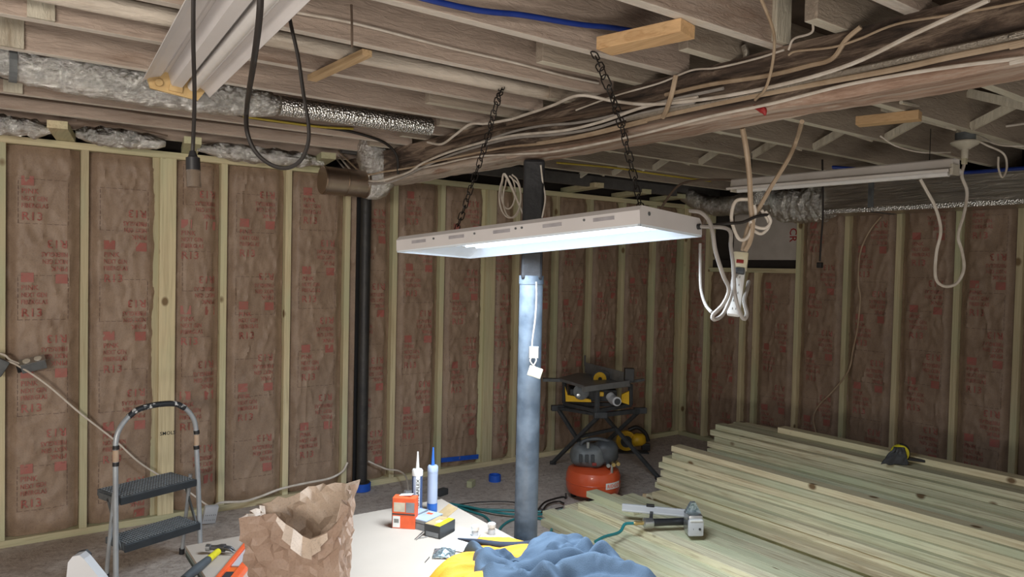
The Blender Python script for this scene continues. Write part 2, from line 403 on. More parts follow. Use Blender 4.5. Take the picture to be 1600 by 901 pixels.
# print blocks on the paper facing (words as in the photograph)
def block(mb, fn, cx, cz, flip, cut=False):
    g = lambda u, v: fn(cx+u*1.28, cz+v*1.28)
    sx = -.055; K = 1.28
    def q(x0, z0, x1, z1, n=1):
        s = -1 if flip else 1
        for k in range(n):
            a = x0+(x1-x0)*k/n; b = x0+(x1-x0)*(k+1)/n
            vs = [mb.bm.verts.new(g(s*p, s*r)) for p, r in ((a, z0), (b, z0), (b, z1), (a, z1))]
            mb.bm.faces.new(vs)
    q(sx, .085, sx+.045, .125)
    for w, y, h, wd in (('PINK', .052, .022, .062), ('NEXT GEN', .022, .020, .092), ('FIBERGLAS', -.008, .020, .096), ('R13', -.06, .036, .075)):
        put_text(mb, w, g, h, sx, y, wd, flip)
def lines(mb, fn, x0, x1, z0, z1):
    def seg(a, b, horiz):
        n = max(2, int(abs(b-a)/.03))
        for k in range(n):
            u0 = a+(b-a)*k/n; u1 = a+(b-a)*(k+.72)/n
            if horiz is not None:
                P = [(u0, horiz-.0012), (u1, horiz-.0012), (u1, horiz+.0012), (u0, horiz+.0012)]
            yield (u0, u1)
    for z in (z0, z1):
        for a, b in seg(x0, x1, None):
            mb.bm.faces.new([mb.bm.verts.new(fn(u, v)) for u, v in ((a, z), (b, z), (b, z+.0016), (a, z+.0016))])
    for x in (x0, x1):
        for a, b in seg(z0, z1, None):
            mb.bm.faces.new([mb.bm.verts.new(fn(u, v)) for u, v in ((x, a), (x+.0016, a), (x+.0016, b), (x, b))])
def batt(wall, side, a, b, z0, z1, seed, prints=True, foamy=False):
    """paper-faced batt between coordinate a and b along the wall"""
    w = b-a; H = z1-z0
    def depth(u, v):       # u across 0..w, v up 0..H, returns how far it stands back from the stud face
        e = min(u, w-u)/.06; e = max(0, min(1, e)); ez = max(0, min(1, min(v, H-v)/.05))
        d = .012+.034*(1-e*e*(3-2*e))+.02*(1-ez)
        p = Vector((u*5.5+v*1.6+seed*3.1, v*2.0-u*2.4, seed*1.7))
        n = noise.noise(p)
        r = 1-abs(noise.noise(p*1.7+Vector((4, 2, 9)))); r2 = 1-abs(noise.noise(Vector((u*16+v*9, v*7-u*9, seed))))
        c1 = noise.noise(Vector(((u*.93-v*.36)*13+n*1.5, (u*.36+v*.93)*1.6, seed*2.2))); c2 = noise.noise(Vector(((u*.8+v*.55)*15, (v*.8-u*.55)*1.8+n, seed*4.1)))
        d -= .009*max(0, 1-abs(c1)/.10)*e + .006*max(0, 1-abs(c2)/.08)*e
        return d - .008*n - .007*max(0, r-.86)/.14 - .0035*max(0, r2-.8)/.2 + .004
    def P(u, v, off=0):
        d = depth(u, v)-off
        return Vector((a+u, YW+d, z0+v)) if side == 'L' else Vector((XW+d, b-u, z0+v))
    nu = max(6, int(w/.0125)); nv = int(H/.022)
    g = MB().grid(lambda i, j: P(i*w, j*H), nu, nv)
    ins = g.build('insulation_batt', 'foam' if foamy else 'kraft', wall, smooth=True)
    if prints and w > .12:
        rnd = random.Random(seed); mb = MB(); fn = lambda u, v: P(min(max(u, 0), w), min(max(v, 0), H), .0055)
        per = .52; z = -.1+rnd.random()*.45
        c1, c2 = (w*.40, w*.62) if w > .25 else (w*.42, w*.55)
        while z < H+.1:
            if .15 < z < H-.15: block(mb, fn, c1, z, False)
            if .15 < z+.262 < H-.15: block(mb, fn, c2, z+.262, True)
            z += per
        if len(mb.bm.verts): mb.build('printed_marking', 'print', ins)
        lb = MB(); z = .1+rnd.random()*.2
        while z < H-.25:
            lines(lb, fn, w*.15, w*.83, z, z+.24); z += .52
        lb.build('printed_border', 'printline', ins)
    return ins
def wallx(px, py=425): return atY(px, py, YW).x
def wally(px, py=430): return atX(px, py, XW).y
# ---- left wall studs: (pixel column, face width)
LS = [(wallx(2), .038), (wallx(132), .038), (wallx(262), .089), (wallx(349.5), .038), (wallx(450), .038), (wallx(542.5), .038),
      (wallx(617), .038), (wallx(691), .038), (wallx(767), .089), (wallx(808.5), .038), (wallx(870), .038), (wallx(923), .038), (wallx(974), .038), (wallx(1022), .038), (XW-.02, .04)]
x = LS[0][0]
for k in range(3): LS.insert(0, (x-.41*(k+1), .038))
for x, w in LS:
    MB().lohi((x-w/2, YW, .038), (x+w/2, YW+.089, TOPZ-.038), .002).build('stud', 'stud_z', wall_left)
for (x, w) in LS:
    if w > .05: MB().lohi((x-w/2-.0, YW+.03, .038), (x-w/2-.036, YW+.1, TOPZ-.038)).build('stud', 'stud_z', wall_left)
xa = LS[0][0]-.3
for i in range(len(LS)-1):
    a = LS[i][0]+LS[i][1]/2; b = LS[i+1][0]-LS[i+1][1]/2
    batt(wall_left, 'L', a+.002, b-.002, .04, TOPZ-.04, 11+i*5)
xj = wallx(548)
for a, b in ((xa, wallx(497)), (wallx(607), XW)):
    MB().lohi((a, YW-.001, TOPZ-.038), (b, YW+.092, TOPZ)).build('top_plate', 'stud_x', wall_left)
MB().lohi((wallx(497), YW+.02, TOPZ-.038), (wallx(607), YW+.092, TOPZ)).build('top_plate', 'stud_x', wall_left)
MB().lohi((xa, YW-.001, 0), (xj, YW+.092, .038)).build('bottom_plate', 'stud_x', wall_left)
MB().lohi((wallx(572), YW-.001, 0), (XW, YW+.092, .038)).build('bottom_plate', 'stud_x', wall_left)
lettering('SMOLS', (atY(262, 676, YW-.0015)), (1, 0, 0), (0, 0, 1), .022, 'ink', wall_left, .085, 'stamp')
# ---- right wall
RSp = [1104, 1246, 1321, 1402, 1495, 1592]
RS = [(wally(p), .038) for p in RSp]
RS += [(RS[-1][0]-.41*(k+1), .038) for k in range(6)]
for y, w in [(YW-.02, .04)]+RS:
    MB().lohi((XW, y-w/2, .038), (XW+.089, y+w/2, TOPZ-.0381), .002).build('stud', 'stud_z', wall_right)
sill = atX(1180, 422, XW).z; y1, y0 = wally(1104)-.019, wally(1246)+.019
for p in (1160, 1181):
    y = wally(p); MB().lohi((XW, y-.019, .038), (XW+.089, y+.019, sill-.02), .002).build('stud', 'stud_z', wall_right)
MB().lohi((XW-.004, y0, sill-.02), (XW+.089, y1, sill+.018)).build('window_sill_board', 'stud_y', wall_right)
MB().lohi((XW, YMIN, TOPZ-.038), (XW+.089, YW, TOPZ)).build('top_plate', 'stud_y', wall_right)
MB().lohi((XW-.001, YMIN, 0), (XW+.092, YW-.001, .038)).build('bottom_plate', 'stud_y', wall_right)
foam = MB().lohi((XW+.03, y0, sill+.09), (XW+.07, y1-.25, TOPZ-.04), .004).build('foam_board', 'foam', wall_right, label='white rigid foam board filling the high window opening')
fo = atX(1240, 367, XW+.0295)
lettering('CR', fo, (0, 0, -1), (0, -1, 0), .07, 'redpaint', foam, .12, 'printed_letters')
MB().lohi((XW+.06, y0, sill+.018), (XW+.10, y1, sill+.09)).build('dark_recess_board', 'wallback', wall_right)
ys = [YW-.04]+[r[0] for r in RS]
seq = [YW-.02]+[r[0] for r in RS]
for i in range(len(seq)-1):
    b = seq[i]-.02; a = seq[i+1]+.02
    if i == 1:
        pts = [b+0, wally(1160), wally(1181), a]
        for k in range(3):
            bb = pts[k]-(.02 if k else 0); aa = pts[k+1]+(.02 if k < 2 else 0)
            if bb-aa > .05: batt(wall_right, 'R', aa, bb, .04, sill-.022, 200+k, prints=bb-aa > .25)
    else: batt(wall_right, 'R', a, b, .04, TOPZ-.04, 100+i*3, prints=True)

# ---- ceiling joists. left bay run along X onto the beam, right bay joists lap past it
ZB, ZT = 2.26, 2.455
BX0, BX1, BZ = 2.01, 2.19, 2.07
for k in range(-7, 9):
    y = 1.38+.41*k
    if y > YW-.05: continue
    mat = 'joist'
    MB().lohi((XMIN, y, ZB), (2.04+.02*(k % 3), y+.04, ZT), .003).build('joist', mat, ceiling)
stub = {0: 1.86, 1: 1.80, 2: 1.54, 3: 1.9, 4: 1.56}
for k in range(-6, 9):
    y = 1.17+.405*k
    if y > YW-.1: continue
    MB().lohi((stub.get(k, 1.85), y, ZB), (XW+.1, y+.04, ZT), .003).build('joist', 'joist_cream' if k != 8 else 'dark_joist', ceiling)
MB().lohi((2.3, 4.36, 2.215), (4.9, 4.40, 2.30)).build('dark_ledger', 'dark_joist', ceiling)
# cross bridging between right-bay joists
for X in (3.75,):
    for k in range(-2, 8):
        ya = 1.21+.405*k; yb = 1.17+.405*(k+1)
        for (za, zb, dx) in ((ZB+.012, ZT-.03, 0), (ZT-.03, ZB+.012, .045)):
            MB().bar((X+dx, ya, za), (X+dx, yb, zb), .04, .018, up=(1, 0, 0)).build('bridging_brace', 'brace', ceiling)
for X, ks in ((3.05, (3, 5)), (4.6, (1, 3, 5)), (2.6, (4, 6))):
    for k in ks:
        ya = 1.21+.405*k; yb = 1.17+.405*(k+1)
        MB().bar((X, ya, ZB+.02), (X, yb, ZT-.05), .045, .018, up=(1, 0, 0)).build('bridging_brace', 'brace', ceiling)
# cleats on the left-bay joists
def cleat(x0, y, w, z0, z1, t=.018): MB().lohi((x0-w/2, y-t, z0), (x0+w/2, y-.0005, z1), .002).build('cleat', 'brace', ceiling)
for (px, py, k) in ((18, 52, 4), (64, 12, 3), (16, 130, 5), (20, 180, 6)):
    y = 1.38+.41*k
    cleat(atY(px, py, y).x, y, .07, ZB+.0, ZT-.02)
cleat(1.99, 1.38, .075, ZB+.005, ZT)
# blocks over the left wall's plate
for px, py, ln in ((100, 197, .42), (300, 215, .4), (502, 243, .4), (905, 262, .45), (985, 272, .4), (1045, 280, .35)):
    x = atY(px, py, YW-.15).x
    MB().bar((x-.05, YW-ln, TOPZ+.022), (x+.03, YW+.06, TOPZ+.022), .089, .038).build('nailer_block', 'stud_y', ceiling)
# bare strips nailed under joists
def strip(a, b, w, h, mat, name='strip_board', lab=None):
    a = atZ(*a, ZB-h/2); b = atZ(*b, ZB-h/2); a.z = b.z = ZB-h/2-.001; d = (b-a).normalized()
    return MB().bar(a-d*.0, b+d*.0, w, h, bev=.002).build(name, mat, ceiling, label=lab)
strip((487, 122), (574, 82), .035, .022, 'pine_x', lab='small bare pine strip nailed under two painted joists')
strip((944, 72), (1075, 44), .085, .038, 'pine', lab='bare pine block bridging two joists beside the beam')
strip((1340, 190), (1438, 180), .07, .038, 'pine', lab='bare pine block under the joists past the beam')
# ---- the beam
def beam(y0, y1, mat, lab, dz=0):
    n = int((y1-y0)/.02); rs = []
    for i in range(n+1):
        y = y0+(y1-y0)*i/n; r = []
        for (x, z) in ((BX0, BZ+.02), (BX0+.012, BZ), (BX0+.09, BZ), (BX1-.015, BZ), (BX1, BZ+.02), (BX1, BZ+.1), (BX1, ZB), (BX0+.09, ZB), (BX0, ZB), (BX0, BZ+.13), (BX0, BZ+.07)):
            q = Vector((x*7, y*3, z*7)); r.append((x+.010*noise.noise(q)+.004*noise.noise(q*4), y, min(ZB, z+dz+.009*noise.noise(q+Vector((5, 5, 5)))+.005*noise.noise(q*4))))
        rs.append(r)
    return MB().rings(rs).build('support_beam', mat, ceiling, label=lab, smooth=True)
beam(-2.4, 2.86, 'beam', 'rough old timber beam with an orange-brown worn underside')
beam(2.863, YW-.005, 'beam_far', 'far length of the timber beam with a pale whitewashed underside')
MB().tube([atX(1178, 166, BX0-.004), atX(1192, 172, BX0-.004), atX(1196, 180, BX0-.003)], [.006, .012, .003], 6).build('red_paint_splash', 'redpaint', ceiling)

# ============================================================ POST, STACK PIPE
p = atX(830, 450, 2.10); PX, PY = 2.10, p.y
post = empty('steel_post', (PX, PY, 0), 'round steel support post, grey below and black above, under the timber beam', 'post')
zs = atX(830, 437, 2.1).z
MB().cyl((PX, PY, 0.012), (PX, PY, zs), .055, seg=32).build('lower_tube', 'post', post, 'grey paint-spattered lower tube', smooth=True)
MB().box((PX, PY, (zs+BZ)/2-.004), (.098, .098, BZ-zs-.008), Matrix.Rotation(YAW-PI/2, 3, 'Z'), .012).build('upper_tube', 'post_up', post, 'black painted upper section')
MB().cyl((PX, PY, zs-.02), (PX, PY, zs+.02), .058, seg=32).build('joint_collar', 'post', post, smooth=True)
MB().lohi((PX-.08, PY-.08, 0), (PX+.08, PY+.08, .012)).build('base_plate', 'post', post)
sp = empty('stack_pipe', (wallx(563), YW-.055, 0), 'black cast stack pipe standing against the paper-faced wall', 'pipe')
sx = wallx(565)
for z0, z1, r in ((.0, .06, .058), (.06, 2.06, .037)):
    MB().tube([(sx, YW-.055, z0+k*(z1-z0)/8) for k in range(9)], r, 18, False, wob=(.05, 3)).build('pipe_length', 'stackpipe', sp, smooth=True)
MB().lohi((sx-.046, YW-.012, .06), (sx+.046, YW-.002, 2.06)).build('backing_strip', 'black', sp)
tp = MB().tube([(sx, YW-.055, .002), (sx, YW-.055, .055)], .064, 18, False).build('painters_tape_wrap', 'blue_tape', sp, 'blue tape wrapped around the foot', smooth=True)
b1 = atY(690, 719, YW-.004); b2 = atY(748, 713, YW-.004)
MB().bar(b1+Vector((0, .005, 0)), b2+Vector((0, .005, 0)), .004, .034, up=(0, 0, 1)).build('painters_tape_strip', 'blue_tape', label='blue tape strip stuck across the insulation near the floor', cat='tape')

# ============================================================ DUCTS AND PIPES
DY = 3.2
def ty(pts, Y): return [atY(a, b, Y) for a, b in pts]
d = empty('flexible_duct', atY(200, 120, DY), 'crinkled silver foil flexible duct sagging between joists at upper left', 'duct')
P = spline([Vector(v) for v in ty([(-190, 62), (-60, 78), (20, 98), (80, 108), (160, 122), (240, 136), (330, 150), (395, 158), (432, 165)], DY)], 14)
MB().tube(P, [.066, .066, .055, .07, .078, .08, .08, .076, .07, .062, .045], 26, False, wob=(.10, 8)).build('foil_sleeve', 'foil', d, smooth=True)
q = atY(20, 99, DY); MB().tube([q+Vector((-.012, 0, 0)), q+Vector((.012, 0, 0))], .068, 20, False).build('strap', 'mgrey', d, 'grey metal strap')
d = MB().tube(spline([Vector(v) for v in ty([(436, 165), (520, 177), (600, 188), (672, 198)], DY)], 20), .043, 20, False, wob=(.05, 25)).build('insulated_pipe', 'bubble', smooth=True, label='bubble-foil wrapped straight pipe continuing from the flexible duct', cat='duct')
for (a, b, nm) in ((-60, 80, 'left of the first green block, above the left wall'), (118, 258, 'between two green blocks above the left wall'), (308, 505, 'above the left wall right of the second green block')):
    pts = [atY(a+(b-a)*k/10, 200+.118*(a+(b-a)*k/10)-6, 4.5) for k in range(11)]
    MB().tube(pts, [.015, .045, .05, .05, .048, .045, .02], 14, True, 3, wob=(.4, 7)).build('foil_duct', 'foil', label='low crinkled foil duct '+nm, cat='duct', group='foil ducts above the left wall', smooth=True)
e = empty('duct_elbow', atY(560, 285, 4.25), 'silver foil duct elbow joined to a tan metal duct end beside the beam', 'duct')
c0 = atY(503, 281, 4.25); c1 = atY(572, 288, 4.25); ax = (c1-c0).normalized()
c0b = c0-ax*.0
MB().tube([c0b, c1], .082, 28, False, wob=(.04, 6)).build('metal_duct_end', 'galv', e, smooth=True)
for k in (.04, .52, .98):
    q = c0b+(c1-c0b)*k; MB().tube([q-ax*.006, q+ax*.006], .086, 28, False).build('seam_ring', 'galv', e, smooth=True)
top = atY(580, 236, 4.25)
MB().tube([c1-ax*.02, c1+ax*.05+Vector((0, 0, .005)), c1+ax*.085+Vector((0, 0, .06)), Vector((top.x+.01, top.y, 2.24)), Vector((top.x+.01, top.y, 2.36))], [.08, .098, .108, .10, .09], 28, True, 10, wob=(.07, 7)).build('foil_elbow', 'foil', e, smooth=True)
# right side ducts
RD = 5.08
y_a = atX(1286, 300, RD).y
d = empty('rectangular_duct', (RD+.14, y_a, 2.0), 'long rectangular foil-faced duct along the top of the right wall', 'duct')
z0 = atX(1600, 318, RD).z; z1 = z0+.21
for i, (ya, yb) in enumerate(((y_a, atX(1361, 300, RD).y), (atX(1361, 300, RD).y, -1.2))):
    MB().lohi((RD, yb+.001, z0), (RD+.32, ya, z1), .008).build('duct_section', 'duct', d)
yy = atX(1361, 300, RD).y
MB().lohi((RD-.003, yy-.02, z0-.003), (RD+.322, yy+.02, z1+.003)).build('joint_tape', 'mgrey', d)
MB().lohi((RD-.004, -1.2, z0-.002), (RD+.03, y_a-.01, z0+.03), .004).build('bubble_foil_edge', 'bubble', d, 'bright bubble-foil lower edge')
d = empty('crinkled_duct', atX(1180, 330, RD), 'crumpled silver foil duct joining the rectangular duct on the right wall', 'duct')
g = MB(); ya = atX(1284, 300, RD).y; yb = atX(1205, 300, RD).y
g.tube([(RD+.1, ya-.02+(yb-ya+.02)*k/14, z0+.085) for k in range(15)], [.125, .13, .135, .13, .115], 24, True, 3, wob=(.22, 9)).build('plenum', 'foil', d, smooth=True)
MB().tube([atX(x_, y_, RD+.05) for x_, y_ in ((1212, 312), (1170, 318), (1130, 322), (1100, 318), (1078, 308), (1066, 296))], [.10, .088, .085, .08, .075, .07, .062], 22, True, 6, wob=(.2, 8)).build('foil_branch', 'foil', d, smooth=True)
MB().tube([atX(1187, 318, RD-.06), atX(1190, 300, RD-.07), atX(1193, 287, RD-.06)], [.07, .075, .06], 20, True, 5, wob=(.15, 9)).build('foil_riser', 'bubble', d, smooth=True)
# pipes in the joist bays
MB().cyl((XMIN+.1, 2.42, 2.287), (2.0, 2.42, 2.287), .028, seg=20).build('plumbing_pipe', 'pvc', label='cream painted round pipe running between the ceiling joists', cat='pipe', smooth=True)
MB().tube([(.2, 1.73, 2.275), atY(680, 2, 1.73), atY(820, 24, 1.73), atY(905, 38, 1.73), atY(975, 46, 1.72), (2.05, 1.74, 2.36)], .0085, 10).build('water_pipe', 'blue_pipe', label='blue plastic water pipe running through the joist bay', cat='pipe', smooth=True)
MB().cyl((.3, 1.52, 2.36), (1.7, 1.52, 2.37), .022, seg=16).build('drain_pipe', 'black', label='black pipe high in the joist bay by the pine block', cat='pipe', smooth=True)
MB().tube([atX(1072+300, 20, 3.6) if 0 else (4.6, 2.9, 2.3), (5.0, 2.3, 2.235), (5.0, 1.8, 2.215), (4.98, .9, 2.22)], .012, 8).build('water_pipe', 'blue_pipe', label='blue water pipe above the rectangular duct on the right', cat='pipe', smooth=True)
# ============================================================ LIT GROW FIXTURE
B_ = atT(1000, 352, 2.436); A_ = atT(620, 394, 3.196); C_ = atT(1125, 367, 2.75)
u = (A_-B_); FL = u.length; u.normalize(); v = (C_-B_); v -= u*v.dot(u); FW = v.length; v.normalize(); n = u.cross(v)
if n.z < 0: n = -n
FM = Matrix((u, v, n)).transposed().to_4x4(); FM.translation = B_
fx = empty('grow_light', FM @ Vector((FL/2, FW/2, 0)), 'lit white multi-tube light fixture hanging on chains under the beam', 'light')
hh = .068
def quad(mb, P):
    mb.bm.faces.new([mb.bm.verts.new(mb._p(p)) for p in P])
mb = MB(FM)
ch = .02
pr = [(0, .006), (0, hh-.016), (.016, hh), (FW-.016, hh), (FW, hh-.016), (FW, .006)]
for i in range(5):
    (y0_, z0_), (y1_, z1_) = pr[i], pr[i+1]; quad(mb, [(0, y0_, z0_), (FL, y0_, z0_), (FL, y1_, z1_), (0, y1_, z1_)])
for X in (0, FL): quad(mb, [(X, a, b) for a, b in pr])
bmesh.ops.remove_doubles(mb.bm, verts=mb.bm.verts, dist=.0005)
mb.build('housing', 'white_enamel', fx, solid=.003)
mb = MB(FM)
for a, b, c, d_ in ((0, .008, 0, FL), (FW-.008, FW, 0, FL)): mb.lohi((c, a, -.001), (d_, b, .007))
for a, b in ((0, .008), (FL-.008, FL)): mb.lohi((a, 0, -.001), (b, FW, .007))
mb.build('bottom_lip', 'reflector', fx)
mb = MB(FM)   # reflector pan and sloping ends
zp = .060
quad(mb, [(.10, .02, zp), (FL-.10, .02, zp), (FL-.10, FW-.02, zp), (.10, FW-.02, zp)])
quad(mb, [(.004, .006, .004), (.10, .02, zp), (.10, FW-.02, zp), (.004, FW-.006, .004)])
quad(mb, [(FL-.004, .006, .004), (FL-.10, .02, zp), (FL-.10, FW-.02, zp), (FL-.004, FW-.006, .004)])
quad(mb, [(.004, .006, .004), (FL-.004, .006, .004), (FL-.10, .02, zp), (.10, .02, zp)])
quad(mb, [(.004, FW-.006, .004), (FL-.004, FW-.006, .004), (FL-.10, FW-.02, zp), (.10, FW-.02, zp)])
mb.build('reflector', 'reflector', fx, solid=.001)
for k in range(6):
    y = .02+(FW-.04)*(k+.5)/6
    MB(FM).cyl((.095, y, .045), (FL-.095, y, .045), .008, seg=12).build('fluorescent_tube', 'lit', fx, smooth=True)
    for X in (.088, FL-.088): MB(FM).box((X, y, .048), (.016, .022, .022), None, .003).build('tube_socket', 'white', fx)
la = bpy.data.lights.new('grow_light_glow', 'AREA'); la.shape = 'RECTANGLE'; la.size = FL-.22; la.size_y = FW-.08; la.energy = FIXTURE_WATTS; la.color = (.78, .89, 1); la.spread = math.radians(160)
lo2 = bpy.data.objects.new('grow_light_glow', la); C.objects.link(lo2)
Lm = FM @ Matrix.Translation((FL/2, FW/2, .004)); 
if (Lm.to_3x3() @ Vector((0, 0, -1))).z > 0: Lm = Lm @ Matrix.Rotation(PI, 4, 'X')
lo2.matrix_world = Lm
for X in (.14, .36, .60, .84, 1.06):
    MB(FM).box((X*FL/1.2, -.0015, .036), (.085, .003, .013), None, .001).build('vent_slot', 'vent', fx)
for X in (.22, .5, .53, .74, .97): MB(FM).cyl((X*FL/1.2, -.004, .04), (X*FL/1.2, .001, .04), .0045, seg=10).build('screw', 'mgrey', fx)
MB(FM).cyl((-.004, .06, .045), (.001, .06, .045), .007, seg=12).build('screw', 'mgrey', fx)
MB(FM).cyl((-.012, FW-.035, .035), (.001, FW-.035, .035), .011, seg=12).build('power_inlet', 'black', fx)
# ---- chains
def chain(pts, lab):
    P = spline([Vector(p) for p in pts], 40); L = [0]
    for i in range(1, len(P)): L.append(L[-1]+(P[i]-P[i-1]).length)
    step = .037; N = int(L[-1]/step); root = empty('hanging_chain', pts[-1], lab, 'chain', 'chains holding the lit fixture')
    def at(s):
        for i in range(1, len(P)):
            if L[i] >= s: k = (s-L[i-1])/max(1e-9, L[i]-L[i-1]); return P[i-1].lerp(P[i], k)
        return P[-1]
    for i in range(N):
        a = at(i*step); b = at((i+1)*step); c = (a+b)/2; d = (b-a).normalized()
        x = d.cross(IX if i % 2 else -fw).normalized()
        x = (x*.8+d.cross(x)*.35*(1 if i % 3 else -1)).normalized()
        ring = []
        for k in range(12):
            an = 2*PI*k/12; sx_ = math.cos(an)*.0125; sy_ = math.sin(an)*.0125+(.0115 if math.sin(an) > 0 else -.0115)
            ring.append(c+x*sx_+d*sy_)
        MB().tube(ring, .0023, 6, False, closed=True).build('chain_link', 'chain', root, smooth=True)
    return root
ca = FM @ Vector((FL*.90, FW*.5, hh+.002)); cb = FM @ Vector((FL*.10, FW*.5, hh+.002))
tA = (ca-CAM).dot(fw); tB = (cb-CAM).dot(fw)
yA, yB = 2.60, 1.79
chain([atY(793, 112, 2.61), atT(775, 165, 2.75), atT(757, 230, 2.95), ca], 'dark chain holding the left end of the lit fixture')
chain([atY(928, 82, 1.78), atT(950, 135, 2.25), atT(972, 200, 2.45), cb], 'dark chain holding the right end of the lit fixture')
# ============================================================ UNLIT SHOP LIGHT, TOP LEFT
E1 = atT(240, 122, 2.42); E2 = atT(312, 139, 2.50)
far = (E1+E2)/2
near = atT(420, -60, 1.42)
ax = (near-far); ax.normalize(); side = (E2-E1); side -= ax*side.dot(ax); side.normalize(); dn = ax.cross(side)
if dn.z > 0: dn = -dn
SM = Matrix((ax, side, dn)).transposed().to_4x4(); SM.translation = far
SLn = 1.24; hw = .095
s1 = empty('shop_light', far+ax*SLn/2, 'unlit two-tube fluorescent shop light with white reflector, upper left', 'light')
prof = [(-hw-.01, .022), (-hw-.004, .014), (-hw+.012, .0), (-.052, -.012), (-.040, -.030), (.040, -.030), (.052, -.012), (hw-.012, .0), (hw+.004, .014), (hw+.01, .022)]
mb = MB(SM)
for i in range(len(prof)-1):
    (a, b), (c, d_) = prof[i], prof[i+1]; quad(mb, [(0, a, b), (SLn, a, b), (SLn, c, d_), (0, c, d_)])
bmesh.ops.remove_doubles(mb.bm, verts=mb.bm.verts, dist=.0005)
mb.build('reflector', 'white_enamel', s1, solid=.002)
MB(SM).prism([(0, -.030, -.028), (0, -.016, .012), (0, .016, .012), (0, .030, -.028)], (SLn, 0, 0)).build('ballast_cover', 'white_enamel', s1)
for y in (.048,):
    MB(SM).cyl((.02, y, .0), (SLn-.02, y, .0), .0185, seg=20).build('fluorescent_tube', 'dead_tube', s1, smooth=True)
for X in (-.012, SLn):
    MB(SM).prism([(X, -.09, .006), (X, -.078, .034), (X, .07, .040), (X, .088, .006), (X, .07, -.03), (X, -.07, -.03)], (.012, 0, 0)).build('end_plate', 'tan_socket', s1)
MB(SM).box((.004, -.002, .018), (.012, .042, .022), None, .002).build('socket_cover', 'tan_socket', s1)
for y in (-.055,): MB(SM).cyl((.0, y, .012), (.014, y, .012), .012, seg=14).build('tube_socket', 'tan_socket', s1)
MB(SM).cyl((.05, 0, -.04), (.05, 0, -.12), .003, seg=6).build('hanger', 'chain', s1); MB(SM).cyl((SLn-.1, 0, -.04), (SLn-.1, 0, -.12), .003, seg=6).build('hanger', 'chain', s1)
# ============================================================ UNLIT STRIP LIGHT, RIGHT
z_ = 2.07; R0 = atT(1494, 262, 3.4); R1 = atT(1147, 292, 4.42)
ax = (R1-R0); SL2 = ax.length; ax.normalize(); side = Vector((0, 0, 1)).cross(ax).normalized()
if side.x > 0: side = -side
up_ = ax.cross(side)
if up_.z < 0: up_ = -up_
RM = Matrix((ax, side, up_)).transposed().to_4x4(); RM.translation = R0
s2 = empty('strip_light', R0+ax*SL2/2, 'unlit white strip light hanging beyond the beam on the right', 'light')
prof = [(.070, -.004), (.074, .008), (.034, .020), (.030, .056), (.024, .062), (-.024, .062), (-.030, .056), (-.034, .020), (-.074, .008), (-.070, -.004)]
mb = MB(RM)
for i in range(len(prof)-1):
    (a, b), (c, d_) = prof[i], prof[i+1]; quad(mb, [(0, a, b-.02), (SL2, a, b-.02), (SL2, c, d_-.02), (0, c, d_-.02)])
bmesh.ops.remove_doubles(mb.bm, verts=mb.bm.verts, dist=.0005)
mb.build('housing', 'fix_white', s2, solid=.002)
MB(RM).cyl((.03, 0, -.022), (SL2-.03, 0, -.022), .016, seg=18).build('fluorescent_tube', 'dead_tube', s2, smooth=True)
for X in (.0, SL2-.012): MB(RM).box((X+.006, 0, -.008), (.014, .07, .05), None, .003).build('end_socket', 'bone', s2)
for X in (.12, SL2-.12):
    q = RM @ Vector((X, 0, .022)); MB().cyl(q, (q.x, q.y, 2.262), .002, seg=6).build('hanger_wire', 'chain', s2)
# ---- ceiling lamp holder
lh = atT(1508, 222, 3.62); lh.z = 2.19
l = empty('lamp_holder', lh, 'cream porcelain lamp holder hanging from the joists by the strip light', 'lamp holder')
MB().lathe(lh, [(.0, -.0), (.022, 0), (.03, .006), (.058, .022), (.066, .034), (.062, .04), (.0, .042)], 28).build('porcelain_body', 'bone', l, smooth=True)
MB().cyl(lh+Vector((0, 0, .042)), (lh.x, lh.y, 2.27), .045, seg=20).build('junction_box', 'mgrey', l, smooth=True)
MB().cyl(lh+Vector((0, 0, -.045)), lh, .016, seg=14).build('plug_adapter', 'bone', l, smooth=True)
MB().box(lh+Vector((0, 0, -.058)), (.028, .02, .03), None, .004).build('plug', 'ivory', l)
# ============================================================ CABLES
def cable(pts, r, mat, lab, group=None, seg=7, name='cable', n=6, cat='cable'):
    return MB().tube(pts, r, seg, True, n).build(name, mat, label=lab, cat=cat, group=group, smooth=True)
def tx(pts, X): return [atX(a, b, X) for a, b in pts]
G = 'cables stapled along the timber beam'
XB = BX0-.020
cable([Vector((XB, -2.3, 2.12)), Vector((XB, -.8, 2.12))]+tx([(1680, 78), (1600, 90), (1490, 104), (1400, 118), (1325, 132), (1260, 148), (1200, 163), (1100, 184), (1000, 210), (900, 231), (850, 239)], XB), .0052, 'cable_w', 'white cable running lowest along the face of the timber beam', G)
cable([atX(850, 239, XB), atX(800, 241, XB), atX(740, 245, XB), atX(690, 256, XB), atX(645, 265, XB)], .005, 'cable_w', 'white cable along the far end of the beam, lowest there', G)
cable([Vector((XB, -2.3, 2.17)), Vector((XB, -.8, 2.17))]+tx([(1680, 34), (1600, 53), (1480, 79), (1360, 105), (1290, 120), (1200, 144), (1120, 160), (1040, 174), (980, 186)], XB), .0095, 'armor', 'ribbed armoured cable along the beam, at the upper right', G, n=8)
cable([Vector((XB, -2.3, 2.15)), Vector((XB, -.8, 2.15))]+tx([(1680, 50), (1600, 66), (1480, 90), (1400, 108), (1250, 136), (1130, 160), (1040, 180), (960, 200), (900, 214), (840, 224)], XB-.002), .0085, 'cable_t', 'thick tan cable just under the armoured cable on the beam', G)
